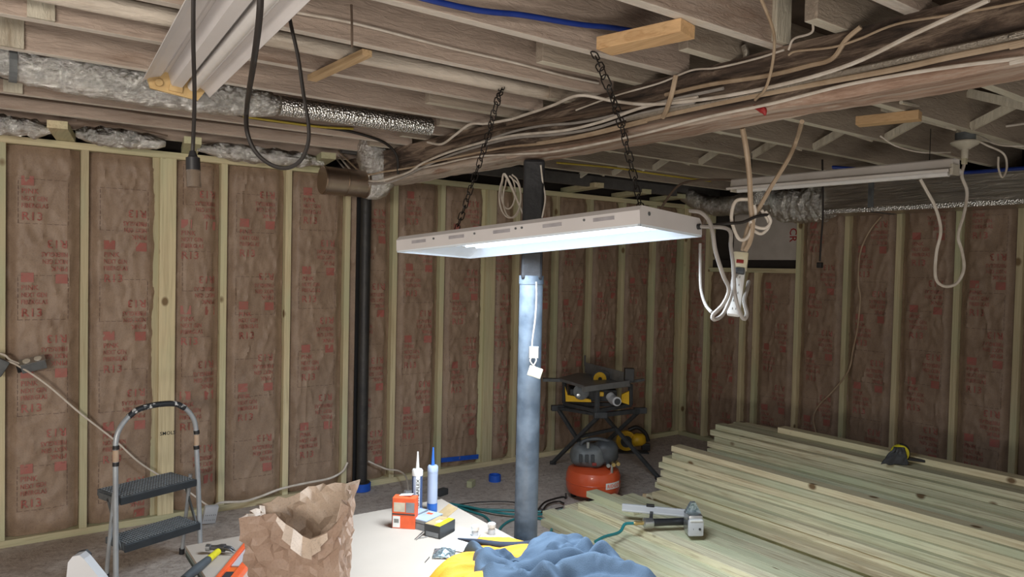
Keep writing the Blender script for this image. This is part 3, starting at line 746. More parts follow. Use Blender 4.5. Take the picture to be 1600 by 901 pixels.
cable([atX(1545, 0, 1.86), atX(1430, 52, 1.88), atX(1330, 100, 1.92), atX(1230, 130, 1.96), atX(1120, 152, XB-.01), atX(1020, 163, XB-.02), atX(960, 158, XB-.03), atX(905, 149, 1.9), atX(860, 166, 1.92), atX(800, 186, 1.95)], .0062, 'cable_w', 'long white cable crossing down over the beam at the upper right', G)
cable([atX(800, 186, 1.94), atX(760, 193, 1.92), atX(735, 194, 1.9), atX(712, 210, 1.9), atX(690, 225, 1.92), atX(668, 222, 1.92)], .0062, 'cable_w', 'white cable dipping off a joist onto the beam at its far end', G)
cable(tx([(1660, -12), (1560, 10), (1480, 24), (1400, 38), (1340, 62), (1300, 74), (1245, 80), (1232, 86)], XB-.004), .0035, 'cable_t', 'thin tan wire along the top of the beam, right of the short joist ends', G)
cable(tx([(1345, 42), (1322, 62), (1300, 92), (1262, 103), (1200, 118), (1110, 132), (1040, 148)], XB-.001), .0075, 'cable_t', 'tan cable curling down off a joist end onto the beam', G)
cable(tx([(1225, 78), (1180, 92), (1120, 106), (1080, 110), (1030, 130), (960, 150), (900, 172)], XB-.001), .0035, 'cable_w', 'thin white wire along the top edge of the beam', G)
for i, (pts, r, mat, lab) in enumerate((
    ([(1130, 138), (1040, 158), (960, 180), (900, 192), (850, 196), (800, 206), (752, 222)], .006, 'cable_g', 'grey cable midway up the beam above the lit fixture'),
    ([(1090, 152), (1010, 166), (940, 190), (880, 204), (800, 212), (740, 226), (695, 240), (660, 255), (640, 268), (615, 277), (590, 283), (565, 279), (545, 262), (520, 232), (498, 214), (486, 211)], .0062, 'cable_w', 'white cable leaving the beam end and looping past the foil elbow'),
    ([(1085, 160), (1000, 178), (930, 200), (870, 210), (800, 216), (740, 231), (695, 246), (655, 264), (625, 279), (596, 287), (562, 283), (540, 265), (515, 235), (492, 212)], .0062, 'cable_g', 'grey cable leaving the beam end beside the white loop'),
    ([(1010, 190), (920, 212), (850, 224), (790, 230), (720, 244), (680, 252), (640, 262), (600, 268), (570, 272), (545, 252), (515, 222), (505, 214)], .0055, 'cable_t', 'tan cable looping in front of the foil elbow'),
    ([(1000, 165), (930, 176), (870, 190), (800, 198), (745, 208), (700, 222)], .007, 'cable_d', 'dusty dark cable along the upper beam'),
    ([(960, 172), (900, 182), (840, 190), (780, 202), (720, 215), (665, 232)], .0055, 'cable_d', 'dusty brown cable above the dark cable on the beam'),
    ([(980, 205), (900, 222), (830, 232), (770, 238), (700, 250)], .006, 'cable_d', 'brown cable just over the lowest white cable'))):
    cable([atX(a, b, XB-.003-.004*(i % 2)) if a > 610 else atX(a, b, XB-.06-.001*i) for a, b in pts], r, mat, lab, G)
# hanging ends crossing the beam face
cable([atX(1056, 118, 1.93), atX(1050, 145, 1.93), atX(1042, 170, 1.96), atX(1036, 183, 1.985)], .009, 'cable_t', 'short tan cable dropping over the beam between joist ends', G)
cable([atT(1184, -14, 1.9), atT(1206, 40, 2.0), atT(1210, 70, 2.1), atX(1205, 110, 1.92), atX(1195, 140, 1.95), atX(1180, 156, 1.99)], .0045, 'cable_t', 'thin tan cable hanging in front of the tall joist cleat')
cable([atX(1270, 37, 1.9), atX(1270, 48, 1.93), atX(1262, 54, 1.95), atX(1240, 61, 1.97), atX(1232, 78, 1.98)], .0035, 'cable_w', 'thin white wire under the cut joist end at top right')
MB().tube([atX(1163, 72, 2.04), atX(1166, 84, 2.04), atX(1164, 94, 2.04)], .010, 10, wob=(.2, 60)).build('armoured_conduit', 'armor', label='short ribbed conduit dropping between joists onto the beam', cat='conduit')
# joist runs on the left
cable(ty([(-60, 105), (30, 126), (110, 140), (240, 155), (330, 170), (400, 185), (470, 194), (540, 204), (585, 216)], 3.82)+[atY(608, 228, 3.84), atY(620, 245, 3.85), atY(622, 272, 3.86)], .008, 'black_rub', 'black cable stapled across the left joists, dropping at the beam end')
cable(ty([(20, 118), (60, 128), (120, 142), (180, 150)], 3.84), .006, 'cable_y', 'yellow cable under the foil duct at far left')
cable(ty([(380, 182), (430, 189), (500, 198), (552, 201)], 3.8), .006, 'cable_y', 'yellow cable beside the black cable near the duct joint')
cable(ty([(-60, 138), (60, 155), (180, 170), (260, 182), (400, 198), (520, 212)], 4.2), .006, 'cable_d', 'dark dusty cable along the joist above the left wall')
cable(ty([(120, 188), (180, 196), (235, 206), (262, 212)], 4.2), .004, 'cable_d', 'thin brown wire under the joist near the green block')
cable(ty([(455, 18), (560, 38), (700, 74), (800, 97), (880, 118), (935, 130)], 2.175), .0045, 'cable_w', 'thin painted wire along the joist above the chain')
cable(ty([(549, 7), (550, 45), (550, 74)], 1.76), .003, 'cable_d', 'short dark wire hanging against a painted joist')
# right bay
cable(ty([(870, 254), (960, 262), (1020, 271), (1110, 283)], 3.4), .006, 'cable_y', 'yellow cable across the joists behind the beam')
cable([atT(1030, 330, 4.9), atT(1050, 300, 4.9), atT(1068, 286, 4.9), atT(1100, 281, 4.9), atT(1150, 281, 4.8), atT(1185, 282, 4.7)], .008, 'cable_d', 'dark cable arching over the round foil duct end')
hc_ = cable([atT(1285, 249, 4.6), atT(1286, 330, 4.6), atT(1283, 375, 4.6), atT(1281, 408, 4.6)], .006, 'black_rub', 'black cord hanging in front of the right wall beside the window opening')
MB().box(atT(1281, 414, 4.6), (.03, .03, .035), None, .005).build('connector', 'black', hc_)
cable([atX(a, b, XW-.012) for a, b in ((1377, 338), (1358, 362), (1344, 395), (1341, 440), (1344, 465), (1340, 510), (1333, 545), (1325, 580), (1300, 612), (1280, 632), (1271, 652), (1275, 676))], .006, 'cable_t', 'tan cable snaking down the insulation of the right wall')
cable([lh+Vector((0, 0, -.07)), atT(1503, 275, 3.6), atT(1511, 300, 3.58), atT(1506, 335, 3.56), atT(1497, 368, 3.55), atT(1503, 392, 3.55), atT(1506, 420, 3.54), atT(1495, 442, 3.53), atT(1476, 447, 3.53), atT(1462, 434, 3.53), atT(1463, 395, 3.53), atT(1470, 360, 3.5), atT(1462, 325, 3.5), atT(1448, 298, 3.5), atT(1438, 280, 3.5)], .0075, 'cable_w', 'white cord hanging in a deep loop from the lamp holder')
cable([atT(1520, 215, 3.7), atT(1540, 226, 3.7), atT(1568, 240, 3.7), atT(1573, 262, 3.7), atT(1566, 277, 3.7), atT(1560, 262, 3.7), atT(1560, 245, 3.7)], .005, 'cable_w', 'small white cable loop right of the lamp holder')
cable([atT(1500, 204, 3.75), atT(1490, 188, 3.6), atT(1466, 176, 3.4), atT(1435, 166, 3.2), atT(1408, 160, 3.0)], .008, 'bone', 'cream conduit bending from the beam to the lamp holder', name='conduit', cat='conduit')
cable([atT(1525, 202, 3.8), atT(1580, 196, 3.7), atT(1660, 184, 3.6)], .006, 'cable_w', 'white cable running right from the lamp holder')
cable([atT(1530, 212, 3.8), atT(1560, 226, 3.7), atT(1610, 228, 3.6), atT(1660, 226, 3.5)], .005, 'cable_w', 'lower white cable running right from the lamp holder')
cable([atT(1375, 212, 3.6), atT(1400, 228, 3.6), atT(1440, 238, 3.6), atT(1485, 238, 3.6)], .004, 'cable_w', 'thin white wire sagging below the joist left of the lamp holder')
# hanging cords near the power strip
HT = 2.72
cable([atX(1160, 200, 2.2), atT(1166, 232, 2.66), atT(1171, 275, 2.68), atT(1173, 320, HT), atT(1176, 350, HT), atT(1172, 376, HT), atT(1164, 392, HT)], .0095, 'cable_t', 'thick tan cord hanging from the beam to the power strip')
cable([atX(1253, 190, 2.2), atT(1246, 215, 2.72), atT(1232, 248, 2.72), atT(1206, 290, 2.73), atT(1186, 325, 2.74), atT(1170, 352, 2.75), atT(1160, 392, 2.76)], .008, 'cable_t', 'tan cord slanting down from the beam to the power strip')
cable([atT(1170, 311, HT), atT(1150, 314, HT), atT(1143, 335, HT), atT(1146, 355, HT), atT(1156, 374, HT), atT(1170, 368, HT), atT(1180, 335, HT), atT(1178, 320, HT)], .0065, 'cable_w', 'white cord looped left of the tan cords above the power strip')
cable([atT(1196, 330, HT), atT(1204, 345, HT), atT(1196, 356, HT), atT(1180, 354, HT), atT(1172, 345, HT), atT(1176, 358, HT+.02), atT(1190, 365, HT+.02), atT(1202, 350, HT+.02), atT(1190, 328, HT)], .006, 'cable_w', 'coiled white cord end above the power strip, right side')
pin = FM @ Vector((-.014, FW-.035, .035))
cable([pin, atT(1135, 349, 2.7), atT(1160, 347, 2.7), atT(1182, 338, 2.7), atT(1200, 335, 2.72)], .006, 'black_rub', 'black cord from the lit fixture passing over the hanging cords')
cable([atT(1078, 329, 2.66), atT(1095, 332, 2.62), atT(1108, 345, 2.6), atT(1114, 366, 2.58), atT(1118, 392, 2.58), atT(1130, 430, 2.6), atT(1139, 452, 2.62), atT(1130, 475, 2.63), atT(1114, 492, 2.63), atT(1117, 499, 2.63), atT(1130, 490, 2.65), atT(1142, 462, 2.66), atT(1146, 435, 2.7), atT(1152, 427, 2.72)], .0075, 'cable_g', 'grey power cord looping left of the power strip')
cable([pin+Vector((.0, 0, -.0)), atT(1138, 358, 2.68), atT(1142, 385, 2.66), atT(1146, 415, 2.64), atT(1148, 455, 2.62), atT(1154, 482, 2.62), atT(1162, 498, 2.62), atT(1167, 490, 2.63), atT(1163, 470, 2.66), atT(1168, 450, 2.72), atT(1170, 440, 2.76)], .0075, 'cable_g', 'grey power cord looping right of the power strip')
cable([atT(1094, 380, 3.0), atT(1094, 410, 3.0), atT(1095, 450, 2.98), atT(1102, 475, 2.9), atT(1112, 488, 2.75)], .006, 'cable_g', 'dark thin cord hanging behind the grey power cord', )
# ---- power strip
top_ = atT(1158, 398, 2.76); bot_ = atT(1146, 492, 2.68)
ax = (top_-bot_).normalized(); nrm = (-fw-IX*.35); nrm -= ax*nrm.dot(ax); nrm.normalize(); sd = ax.cross(nrm)
PM = Matrix((sd, nrm, ax)).transposed().to_4x4(); PM.translation = bot_
PLn = (top_-bot_).length
ps = empty('power_strip', bot_, 'white six-outlet power strip hanging vertically beside the lit fixture', 'power strip')
MB(PM).box((0, 0, PLn*.38), (.046, .03, PLn*.78), None, .008).build('outlet_body', 'white', ps, smooth=True)
MB(PM).box((0, .004, PLn*.88), (.054, .042, PLn*.26), None, .006).build('switch_housing', 'ivory', ps, 'yellowed switch end', smooth=True)
MB(PM).box((0, .026, PLn*.84), (.026, .006, .014), None, .002).build('rocker_switch', 'redsw', ps)
for k in range(5):
    z = PLn*(.08+.13*k)
    for dx in (-.006, .006): MB(PM).box((dx, .0153, z), (.002, .001, .008)).build('outlet_slot', 'ink', ps)
MB(PM).box((.004, .026, PLn*.68), (.034, .02, .022), None, .005).build('plug', 'dgrey', ps)
# ---- black hanging cords, top left
def bt(pts, t): return [atT(a, b, t) for a, b in pts]
k = empty('pendant_cord', atT(303, 270, 1.75), 'black cord hanging straight down with a lamp socket at its end', 'cord')
MB().tube([atT(303, -70, 1.5), atT(302, 60, 1.58), atT(304, 150, 1.68), atT(302, 215, 1.74), atT(301, 238, 1.75)], .0045, 8).build('cord', 'black_rub', k, smooth=True)
a = atT(301, 236, 1.75); b = atT(302, 266, 1.75); c = atT(303, 292, 1.75)
MB().tube([a, a.lerp(b, .3), a.lerp(b, .35), b], [.007, .011, .016, .0165], 16, False).build('lamp_socket', 'black', k, smooth=True)
MB().cyl(b, c, .0165, .0165, 16).build('bulb_guard', 'clear', k, smooth=True)
MB().tube([atT(408, -30, 1.3), atT(405, 30, 1.34), atT(396, 100, 1.45)]+bt([(386, 165), (386, 205), (400, 238), (425, 258), (450, 262), (470, 250), (481, 225), (482, 195), (474, 145), (466, 90), (456, 45), (451, 20)], 1.8), [.0062, .006, .0055, .005, .0046, .0046, .0045], 8).build('looped_cord', 'black_rub', label='black cord drooping in a long U-shaped loop below the shop light', cat='cord', smooth=True)
# ---- coil of white wires behind the post
for i, (dx, dy, rx, ry, lab) in enumerate(((0, 0, 17, 34, 'largest white wire loop left of the post above the lit fixture'), (3, 4, 14, 30, 'middle white wire loop left of the post above the lit fixture'), (-3, -6, 11, 26, 'smallest white wire loop left of the post above the lit fixture'))):
    cx, cy = 797+dx, 306+dy
    cable([atT(cx+rx*math.cos(q)*1.0, cy+ry*math.sin(q), 3.6+.02*i) for q in [PI*2*j/12-1.4 for j in range(12)]]+[atT(822, 345, 3.62)], .004, 'cable_w', lab, 'white wire loops hanging by the post')
cable([atT(845, 258, 3.35), atT(848, 285, 3.4), atT(852, 310, 3.4), atT(847, 340, 3.4)], .004, 'cable_w', 'thin white wire hanging right of the post top')
# thermostat/box on post
k = empty('junction_box', atT(834, 560, 3.33), 'small metal box with wires taped to the grey post', 'electrical box')
MB().box(atT(834, 550, 3.37), (.045, .02, .055), Matrix.Rotation(YAW-PI/2, 3, 'Z'), .003).build('box_body', 'steel', k)
MB().tube([atT(838, 440, 3.40), atT(838, 470, 3.385), atT(836, 500, 3.38), atT(832, 530, 3.38), atT(831, 545, 3.38)], .004, 7).build('wire', 'cable_g', k, smooth=True)
for a in (-3, 3): MB().tube([atT(834+a, 556, 3.36), atT(833+a*1.5, 564, 3.34), atT(834-a, 574, 3.34)], .0025, 6).build('wire', 'cable_w', k, smooth=True)
MB().box(atT(836, 581, 3.335), (.062, .022, .045), Matrix.Rotation(YAW-PI/2, 3, 'Z') @ Matrix.Rotation(.3, 3, 'Y'), .004).build('hanging_switch', 'ivory', label='ivory switch plate dangling by its wires on the grey post', cat='switch')
# ============================================================ LUMBER STACKS
lum = {}
def lumber(x0, z, yend, L, w, lab, grp, rot=0):
    h = .0378
    key = (w, round(L, 1))
    if key not in lum:
        b = MB().lohi((-w/2+.0008, -L, 0), (w/2-.0008, 0, h), .0025).build('lumber_board', 'lumber', origin=(0, 0, 0)); lum[key] = b; o = b
        WL[o.name] = Vector()
    else: o = copyobj(lum[key], (0, 0, 0))
    o.location = (x0+w/2, yend, z); o.rotation_euler = (0, 0, rot)
    tag(o, lab, 'lumber', grp); return o
ORD = ['top', 'second', 'third', 'fourth', 'fifth', 'sixth', 'seventh', 'eighth', 'ninth', 'tenth', 'eleventh', 'twelfth', 'thirteenth']
def stack(fronts, xback, yb, name, grp, seed):
    """fronts: near-side X of each layer from the floor up"""
    rnd = random.Random(seed); W_ = .0895; N = len(fronts)
    for i, (xf, ye) in enumerate(fronts):
        x = xf; c = 0
        above = fronts[i+1][0] if i+1 < N else 99
        lay = ORD[N-1-i]+' layer' if N-1-i < 12 else 'bottom layer'
        if i == 0: lay = 'floor layer'
        while x+W_ <= xback+.05:
            e = ye+(rnd.uniform(-.05, .05) if c else 0)
            vis = (c == 0) or (x+W_ <= above+.03)
            if vis:
                lab = 'treated board in the %s, %s, %s' % (name, lay, ('nearest the camera' if c == 0 else ORD[c].replace('top', 'first')+' board from its near side'))
            else: lab = 'treated two-by-four buried inside the '+name
            lumber(x, i*.038, e, 3.66, W_, lab, grp if vis else grp+', buried')
            x += W_+.0006; c += 1
fr = [(3.50, 3.30), (3.60, 3.40), (3.57, 3.32), (3.66, 3.38), (3.645, 3.35), (3.70, 3.37), (3.735, 3.42), (3.76, 3.41), (3.775, 3.34), (3.80, 3.37)]
stack(fr, 3.90, 0, 'front stack', 'boards of the front lumber stack', 3)
rr = [(4.10, 3.36), (4.12, 3.40), (4.10, 3.38), (4.15, 3.42), (4.14, 3.36), (4.18, 3.40), (4.20, 3.37), (4.21, 3.40), (4.26, 3.44), (4.285, 3.40), (4.30, 3.45), (4.345, 3.44)]
stack(rr, 4.63, 0, 'rear stack', 'boards of the rear lumber stack', 5)
lumber(4.50, 12*.038, 3.03, 3.66, .0895, 'pale treated two-by-four lying alone on top of the rear stack, set back', 'boards of the rear lumber stack')
lo_ = [(2.765, 3.47), (2.80, 3.50), (3.00, 3.40)]
stack(lo_, 3.46, 0, 'low stack by compressor', 'boards of the low lumber stack', 9)
lumber(3.13, 3*.038, 3.47, .42, .0895, 'short treated offcut on the low stack right by the compressor', 'boards of the low lumber stack')
# tan rounded offcut on the floor
g = MB().tube([atZ(1004, 778, .03), atZ(1030, 781, .03), atZ(1068, 790, .03)], [.03, .036, .034], 12, wob=(.2, 8)).build('offcut', 'pine_x', label='weathered tan offcut poking out beside the front stack', cat='wood offcut', smooth=True)

# ============================================================ LOW WORK TABLE (drywall sheets)
TZ = .36
tbl = empty('work_table', (1.32, 2.2, 0), 'low makeshift table topped with a grey-tan drywall sheet', 'table')
def slab(z0, z1, g_=0):
    cs = [(.705, 3.275), (1.935, 3.25), (1.905, .80), (.66, .82)]
    return MB().prism([(x, y, z0) for x, y in cs], (0, 0, z1-z0))
slab(TZ-.0127, TZ).build('drywall_sheet', 'drywall', tbl)
slab(TZ-.030, TZ-.0135).build('green_board', 'edge_green', tbl, 'grey-green sheet under the drywall')
slab(TZ-.046, TZ-.031).build('dark_board', 'edge_dark', tbl)
for y in (3.0, 2.2, 1.2):
    MB().lohi((.78, y-.045, TZ-.135), (1.86, y+.045, TZ-.047), .003).build('cross_support', 'stud_x', tbl)
    for x in (.84, 1.78): MB().lohi((x-.045, y-.045, 0), (x+.045, y+.045, TZ-.1355), .003).build('leg', 'stud_z', tbl)

# ============================================================ STEP LADDER
a = atZ(181, 918, 0); b = atZ(313, 872, 0)
ex = (b-a).normalized(); ey = Vector((0, 0, 1)).cross(ex); w = (b-a).length
LM = Matrix((ex, ey, Vector((0, 0, 1)))).transposed().to_4x4(); LM.translation = a
ld_ = empty('step_ladder', a+(b-a)/2+ey*.1, 'small grey two-step ladder with a hoop handrail by the left wall', 'step ladder')
hp = [(0, 0, .012), (.004, .012, .3), (.010, .03, .60), (.014, .034, .70), (.035, .036, .755), (.075, .037, .80), (.125, .038, .828), (w/2, .039, .838), (w-.125, .038, .828), (w-.075, .037, .80), (w-.035, .036, .755), (w-.014, .034, .70), (w-.010, .03, .60), (w-.004, .012, .3), (w, 0, .012)]
MB(LM).tube(hp, .0125, 14, True, 5).build('frame_tube', 'alu', ld_, smooth=True)
MB(LM).tube(hp[5:10], .0145, 14, True, 6).build('grip_wrap', 'spatter', ld_, 'paint-spattered black tape grip', smooth=True)
for x0_ in (0.010, w-.010):
    s_ = 1 if x0_ < .1 else -1
    for z in (.575, .655): MB(LM).cyl((x0_, .028, z), (x0_+s_*.001, .029, z+.018), .0148, seg=14).build('tape_band', 'black', ld_, 'black tape band', smooth=True)
    MB(LM).cyl((x0_, .028, .596), (x0_, .029, .652), .0136, seg=14).build('tape_label', 'duct_tan', ld_, smooth=True)
for x0_ in (.022, w-.022):
    MB(LM).tube([(x0_, .06, .44), (x0_, .10, .2), (x0_, .13, .012)], .010, 10, False).build('rear_leg', 'alu', ld_, smooth=True)
    MB(LM).bar((x0_, .02, .40), (x0_, .2, .40), .006, .03).build('side_bracket', 'mgrey', ld_)
    MB(LM).bar((x0_, .0, .175), (x0_, .12, .40), .006, .016).build('side_bracket', 'mgrey', ld_)
for x0_ in (0, w): MB(LM).cyl((x0_, 0, 0), (x0_, 0, .03), .016, seg=14).build('rubber_foot', 'black', ld_)
for x0_ in (.022, w-.022): MB(LM).cyl((x0_, .132, 0), (x0_, .13, .03), .014, seg=14).build('rubber_foot', 'black', ld_)
for z, y0_, y1_, nm in ((.205, -.03, .15, 'lower'), (.425, .01, .23, 'upper')):
    t = MB(LM).lohi((.026, y0_, z-.035), (w-.026, y1_, z), .006).build('tread', 'tread', ld_, nm+' black step tread')
    MB(LM).lohi((.024, y0_-.006, z-.038), (w-.024, y0_+.006, z-.004), .003).build('tread_lip', 'tread_edge', t)
    dots = MB(LM); nx_ = 26; ny_ = 9
    for i in range(nx_):
        for j in range(ny_):
            dots.box((.04+(w-.08)*i/(nx_-1), y0_+.018+(y1_-y0_-.035)*j/(ny_-1), z+.001), (.007, .010, .003))
    dots.build('grip_nubs', 'knob_grey', t, kind='stuff')

# ============================================================ LEFT WALL CORDS AND OUTLETS
ob = empty('outlet_box', atY(48, 570, YW-.06), 'grey metal two-outlet box dangling in front of the left wall', 'outlet box')
q = atY(52, 569, YW-.08); R_ = Matrix.Rotation(-.22, 3, 'Y') @ Matrix.Rotation(.5, 3, 'X')
MB().box(q, (.115, .05, .055), R_, .004).build('metal_box', 'mgrey', ob)
MB().box(q+R_ @ Vector((0, -.0, .0295)), (.118, .052, .004), R_, .001).build('cover_plate', 'steel', ob)
for dx in (-.026, .026): MB().lathe(q+R_ @ Vector((dx, 0, .031)), [(.018, 0), (.018, .003), (0, .0035)], 20, R_ @ Vector((0, 0, 1))).build('outlet_face', 'bone', ob)
MB().box(q+R_ @ Vector((-.066, 0, -.005)), (.02, .035, .035), R_, .004).build('cord_clamp', 'black', ob)
cable([atY(-60, 545, YW-.08), atY(0, 552, YW-.08), atY(16, 562, YW-.08), atY(31, 568, YW-.08)], .0055, 'cable_w', 'upper white cord entering the dangling outlet box from the left')
cable([atY(-40, 566, YW-.1), atY(8, 564, YW-.1), atY(35, 575, YW-.1), atY(75, 602, YW-.09), atY(125, 645, YW-.06), atY(180, 688, YW-.05), atY(215, 720, YW-.05), atY(250, 743, YW-.06), atY(290, 765, YW-.1), atY(318, 785, YW-.14), atY(331, 793, YW-.2)], .0052, 'cable_w', 'long white cord sloping down the left wall behind the step ladder')
MB().box(atY(-6, 572, YW-.1), (.09, .05, .09), Matrix.Rotation(.5, 3, 'Y'), .012).build('cord_plug_end', 'mgrey', label='rounded grey plug at the far left edge beside the dangling outlet box', cat='plug', smooth=True)
cable([atY(330, 794, YW-.2), atY(345, 785, YW-.12), atY(380, 783, YW-.09), atY(405, 776, YW-.06), atY(440, 763, YW-.05), atY(480, 754, YW-.05), atY(515, 747, YW-.05), atY(535, 736, YW-.05), atY(543, 722, YW-.05)], .0075, 'cable_w', 'thick white cord running low along the left wall to the stack pipe')
tp_ = empty('outlet_tap', atY(328, 816, YW-.2), 'white six-outlet tap lying against the wall beside the step ladder', 'outlet tap')
q = atY(328, 803, YW-.2); Rt = Matrix.Rotation(.25, 3, 'X') @ Matrix.Rotation(.12, 3, 'Y')
MB().box(q, (.078, .03, .11), Rt, .006).build('tap_body', 'lightgrey', tp_, smooth=True)
for i in range(3):
    for j in range(2):
        for dx in (-.005, .005): MB().box(q+Rt @ Vector((-.022+.022*i+dx, -.0155, -.03+.032*j)), (.002, .001, .008), Rt).build('outlet_slot', 'ink', tp_)
ex_ = empty('extension_outlet', atY(637, 776, YW-.22), 'grey extension cord outlet standing on the floor behind the orange carton', 'outlet')
q = atZ(638, 779, .055)
MB().box(q, (.065, .03, .11), Matrix.Rotation(.1, 3, 'Y'), .005).build('outlet_body', 'lightgrey', ex_)
for k in (-1, 0, 1): MB().box(q+Vector((.003*k, -.0155, k*.03)), (.018, .001, .014)).build('outlet_slot', 'ink', ex_)
cable([atY(575, 720, YW-.03), atY(590, 727, YW-.04), atY(606, 733, YW-.05), atY(622, 735, YW-.08), atY(634, 744, YW-.2), q+Vector((0, 0, .05))], .006, 'cable_w', 'white cord rising from the grey extension outlet to the wall')
# floor bits
g = empty('tape_roll', atZ(773, 752, 0), 'roll of blue tape lying on the floor by the left wall', 'tape')
MB().lathe(atZ(773, 751, 0), [(.04, 0), (.045, .0), (.045, .045), (.038, .048), (.038, 0.001)], 32).build('tape', 'blue_tape', g, smooth=True)
MB().box(atZ(736, 760, .0)+Vector((0, 0, .024)), (.07, .04, .046), Matrix.Rotation(.6, 3, 'Z'), .003).build('wood_block', 'stud_x', label='small pale wood block on the floor left of the blue tape roll', cat='wood block')
MB().box(atZ(690, 773, .0)+Vector((0, 0, .021)), (.085, .05, .042), Matrix.Rotation(.3, 3, 'Z'), .006).build('battery_pack', 'dgrey', label='dark grey battery block on the floor right of the blue sealant tube', cat='battery')
# air hose and cord round the post
def fl(pts, z=.008): return [atZ(a, b, z) for a, b in pts]
cable(fl([(716, 790), (745, 795), (800, 797), (845, 799), (880, 797)]), .0075, 'teal', 'teal air hose run on the floor passing behind the post', 'teal air hose on the floor', cat='hose', name='air_hose')
cable(fl([(716, 792), (740, 800), (757, 806), (766, 816), (768, 828)], .009), .0075, 'teal', 'teal air hose strand curving toward the bottle caps', 'teal air hose on the floor', cat='hose', name='air_hose')
cable(fl([(776, 838), (784, 822), (800, 812), (825, 808), (850, 812), (862, 824), (855, 836), (838, 842)], .009), .0075, 'teal', 'teal air hose loop at the foot of the post', 'teal air hose on the floor', cat='hose', name='air_hose')
cable(fl([(700, 786), (730, 791), (780, 801), (830, 804), (870, 800), (878, 795)], .024), .0075, 'teal', 'teal air hose lying over the other strands beside the table edge', 'teal air hose on the floor', cat='hose', name='air_hose')
cable(fl([(715, 788), (750, 784), (800, 784), (850, 796), (880, 792)], .026), .004, 'black_rub', 'thin black cord on the floor left of the post', cat='cord')
cable(fl([(838, 800), (850, 785), (866, 779), (880, 776), (884, 778)], .006)+[atT(884, 770, 5.0)], .006, 'black_rub', 'black power cord curling from the compressor', cat='cord')
cable(fl([(846, 801), (855, 788), (872, 783), (881, 786)], .018), .006, 'black_rub', 'second bend of black cord beside the orange compressor', cat='cord')

# ============================================================ THINGS ON THE TABLE
def tz(px, py, h=0): return atZ(px, py, TZ+h)
# sealant tubes
def sealant(px, py, body, cap, noz, label, text, tip_h):
    p = tz(px, py); r = empty('sealant_tube', p, label, 'sealant tube')
    base = 'bluelabel'
    MB().lathe(p, [(.024, 0), (.0255, .004), (.0255, .045)], 28).build('blue_base', 'bluelabel', r, smooth=True)
    MB().lathe(p, [(.0252, .0455), (.0252, .20)], 28).build('cartridge', body, r, smooth=True)
    MB().lathe(p, [(.0262, .198), (.0262, .222), (.022, .228), (.008, .23)], 28).build('cap', cap, r, smooth=True)
    MB().lathe(p, [(.0085, .229), (.0085, .236), (.0035, .236+tip_h), (.0, .237+tip_h)], 14).build('nozzle', noz, r, 'blue nozzle' if noz == 'bluelabel' else 'white nozzle', smooth=True)
    if text:
        face = p-f0*.0262+r0*.006
        mb = MB(); mb.box(p-f0*.0235+r0*.006+Vector((0, 0, .122)), (.02, .006, .15), Matrix.Rotation(YAW-PI/2, 3, 'Z'), .001); mb.build('label_band', 'paper', r)
        lettering('DYNAFLEX', face-f0*.0012+Vector((0, 0, .122)), (0, 0, 1), -r0, .015, 'ink', r, .13)
        MB().box(p-f0*.0225-r0*.009+Vector((0, 0, .12)), (.012, .004, .15), Matrix.Rotation(YAW-PI/2-.4, 3, 'Z')).build('label_band', 'palelabel', r)
    return r
sealant(651, 806, 'navy', 'white', 'white', 'white-nozzled sealant tube with a navy label reading DYNAFLEX', True, .075)
sealant(675, 799, 'palelabel', 'palelabel', 'bluelabel', 'pale blue sealant tube with a blue nozzle and blue base', False, .08)
RZ = lambda a: Matrix.Rotation(a, 3, 'Z')
# orange screw carton
p = tz(630, 826); ang = YAW-PI/2-.12; R_ = RZ(ang); cx = R_ @ Vector((1, 0, 0)); cy = R_ @ Vector((0, 1, 0)); p = p+cy*.03
r = empty('screw_carton', p, 'orange open-topped screw carton standing at the front of the boxes', 'box')
cw, chh, cdp = .108, .14, .055
MB().box(p+Vector((0, 0, chh/2)), (cw, cdp, chh), R_, .002).build('carton', 'boxorange', r)
fr_ = p-cy*(cdp/2+.0006)
MB().box(fr_+Vector((0, 0, chh*.70))-cx*.020, (.052, .001, .042), R_).build('picture_panel', 'window_beige', r)
MB().box(fr_+Vector((0, 0, chh*.70))+cx*.030, (.040, .001, .046), R_).build('picture_panel', 'boxgrey', r)
MB().box(fr_+Vector((0, 0, chh*.47)), (.104, .001, .006), R_).build('dark_line', 'boxdark', r)
MB().box(fr_+Vector((0, 0, chh*.22))-cx*.033, (.034, .001, .052), R_).build('barcode_panel', 'paper', r)
for k in range(9): MB().box(fr_-cy*.0006+Vector((0, 0, chh*.25))-cx*(.043-.0025*k), (.0013 if k % 3 else .002, .0006, .018), R_).build('barcode_bar', 'ink', r)
MB().box(fr_-cx*.0535+Vector((0, 0, chh/2))+cy*.0, (.002, .0016, chh), R_).build('edge_line', 'boxdark', r)
MB().bar(p+Vector((0, 0, chh))-cx*.03+cy*.02, p+Vector((0, 0, chh+.008))+cx*.03+cy*.01, .03, .002).build('torn_flap', 'paper', r, 'torn white top flap')
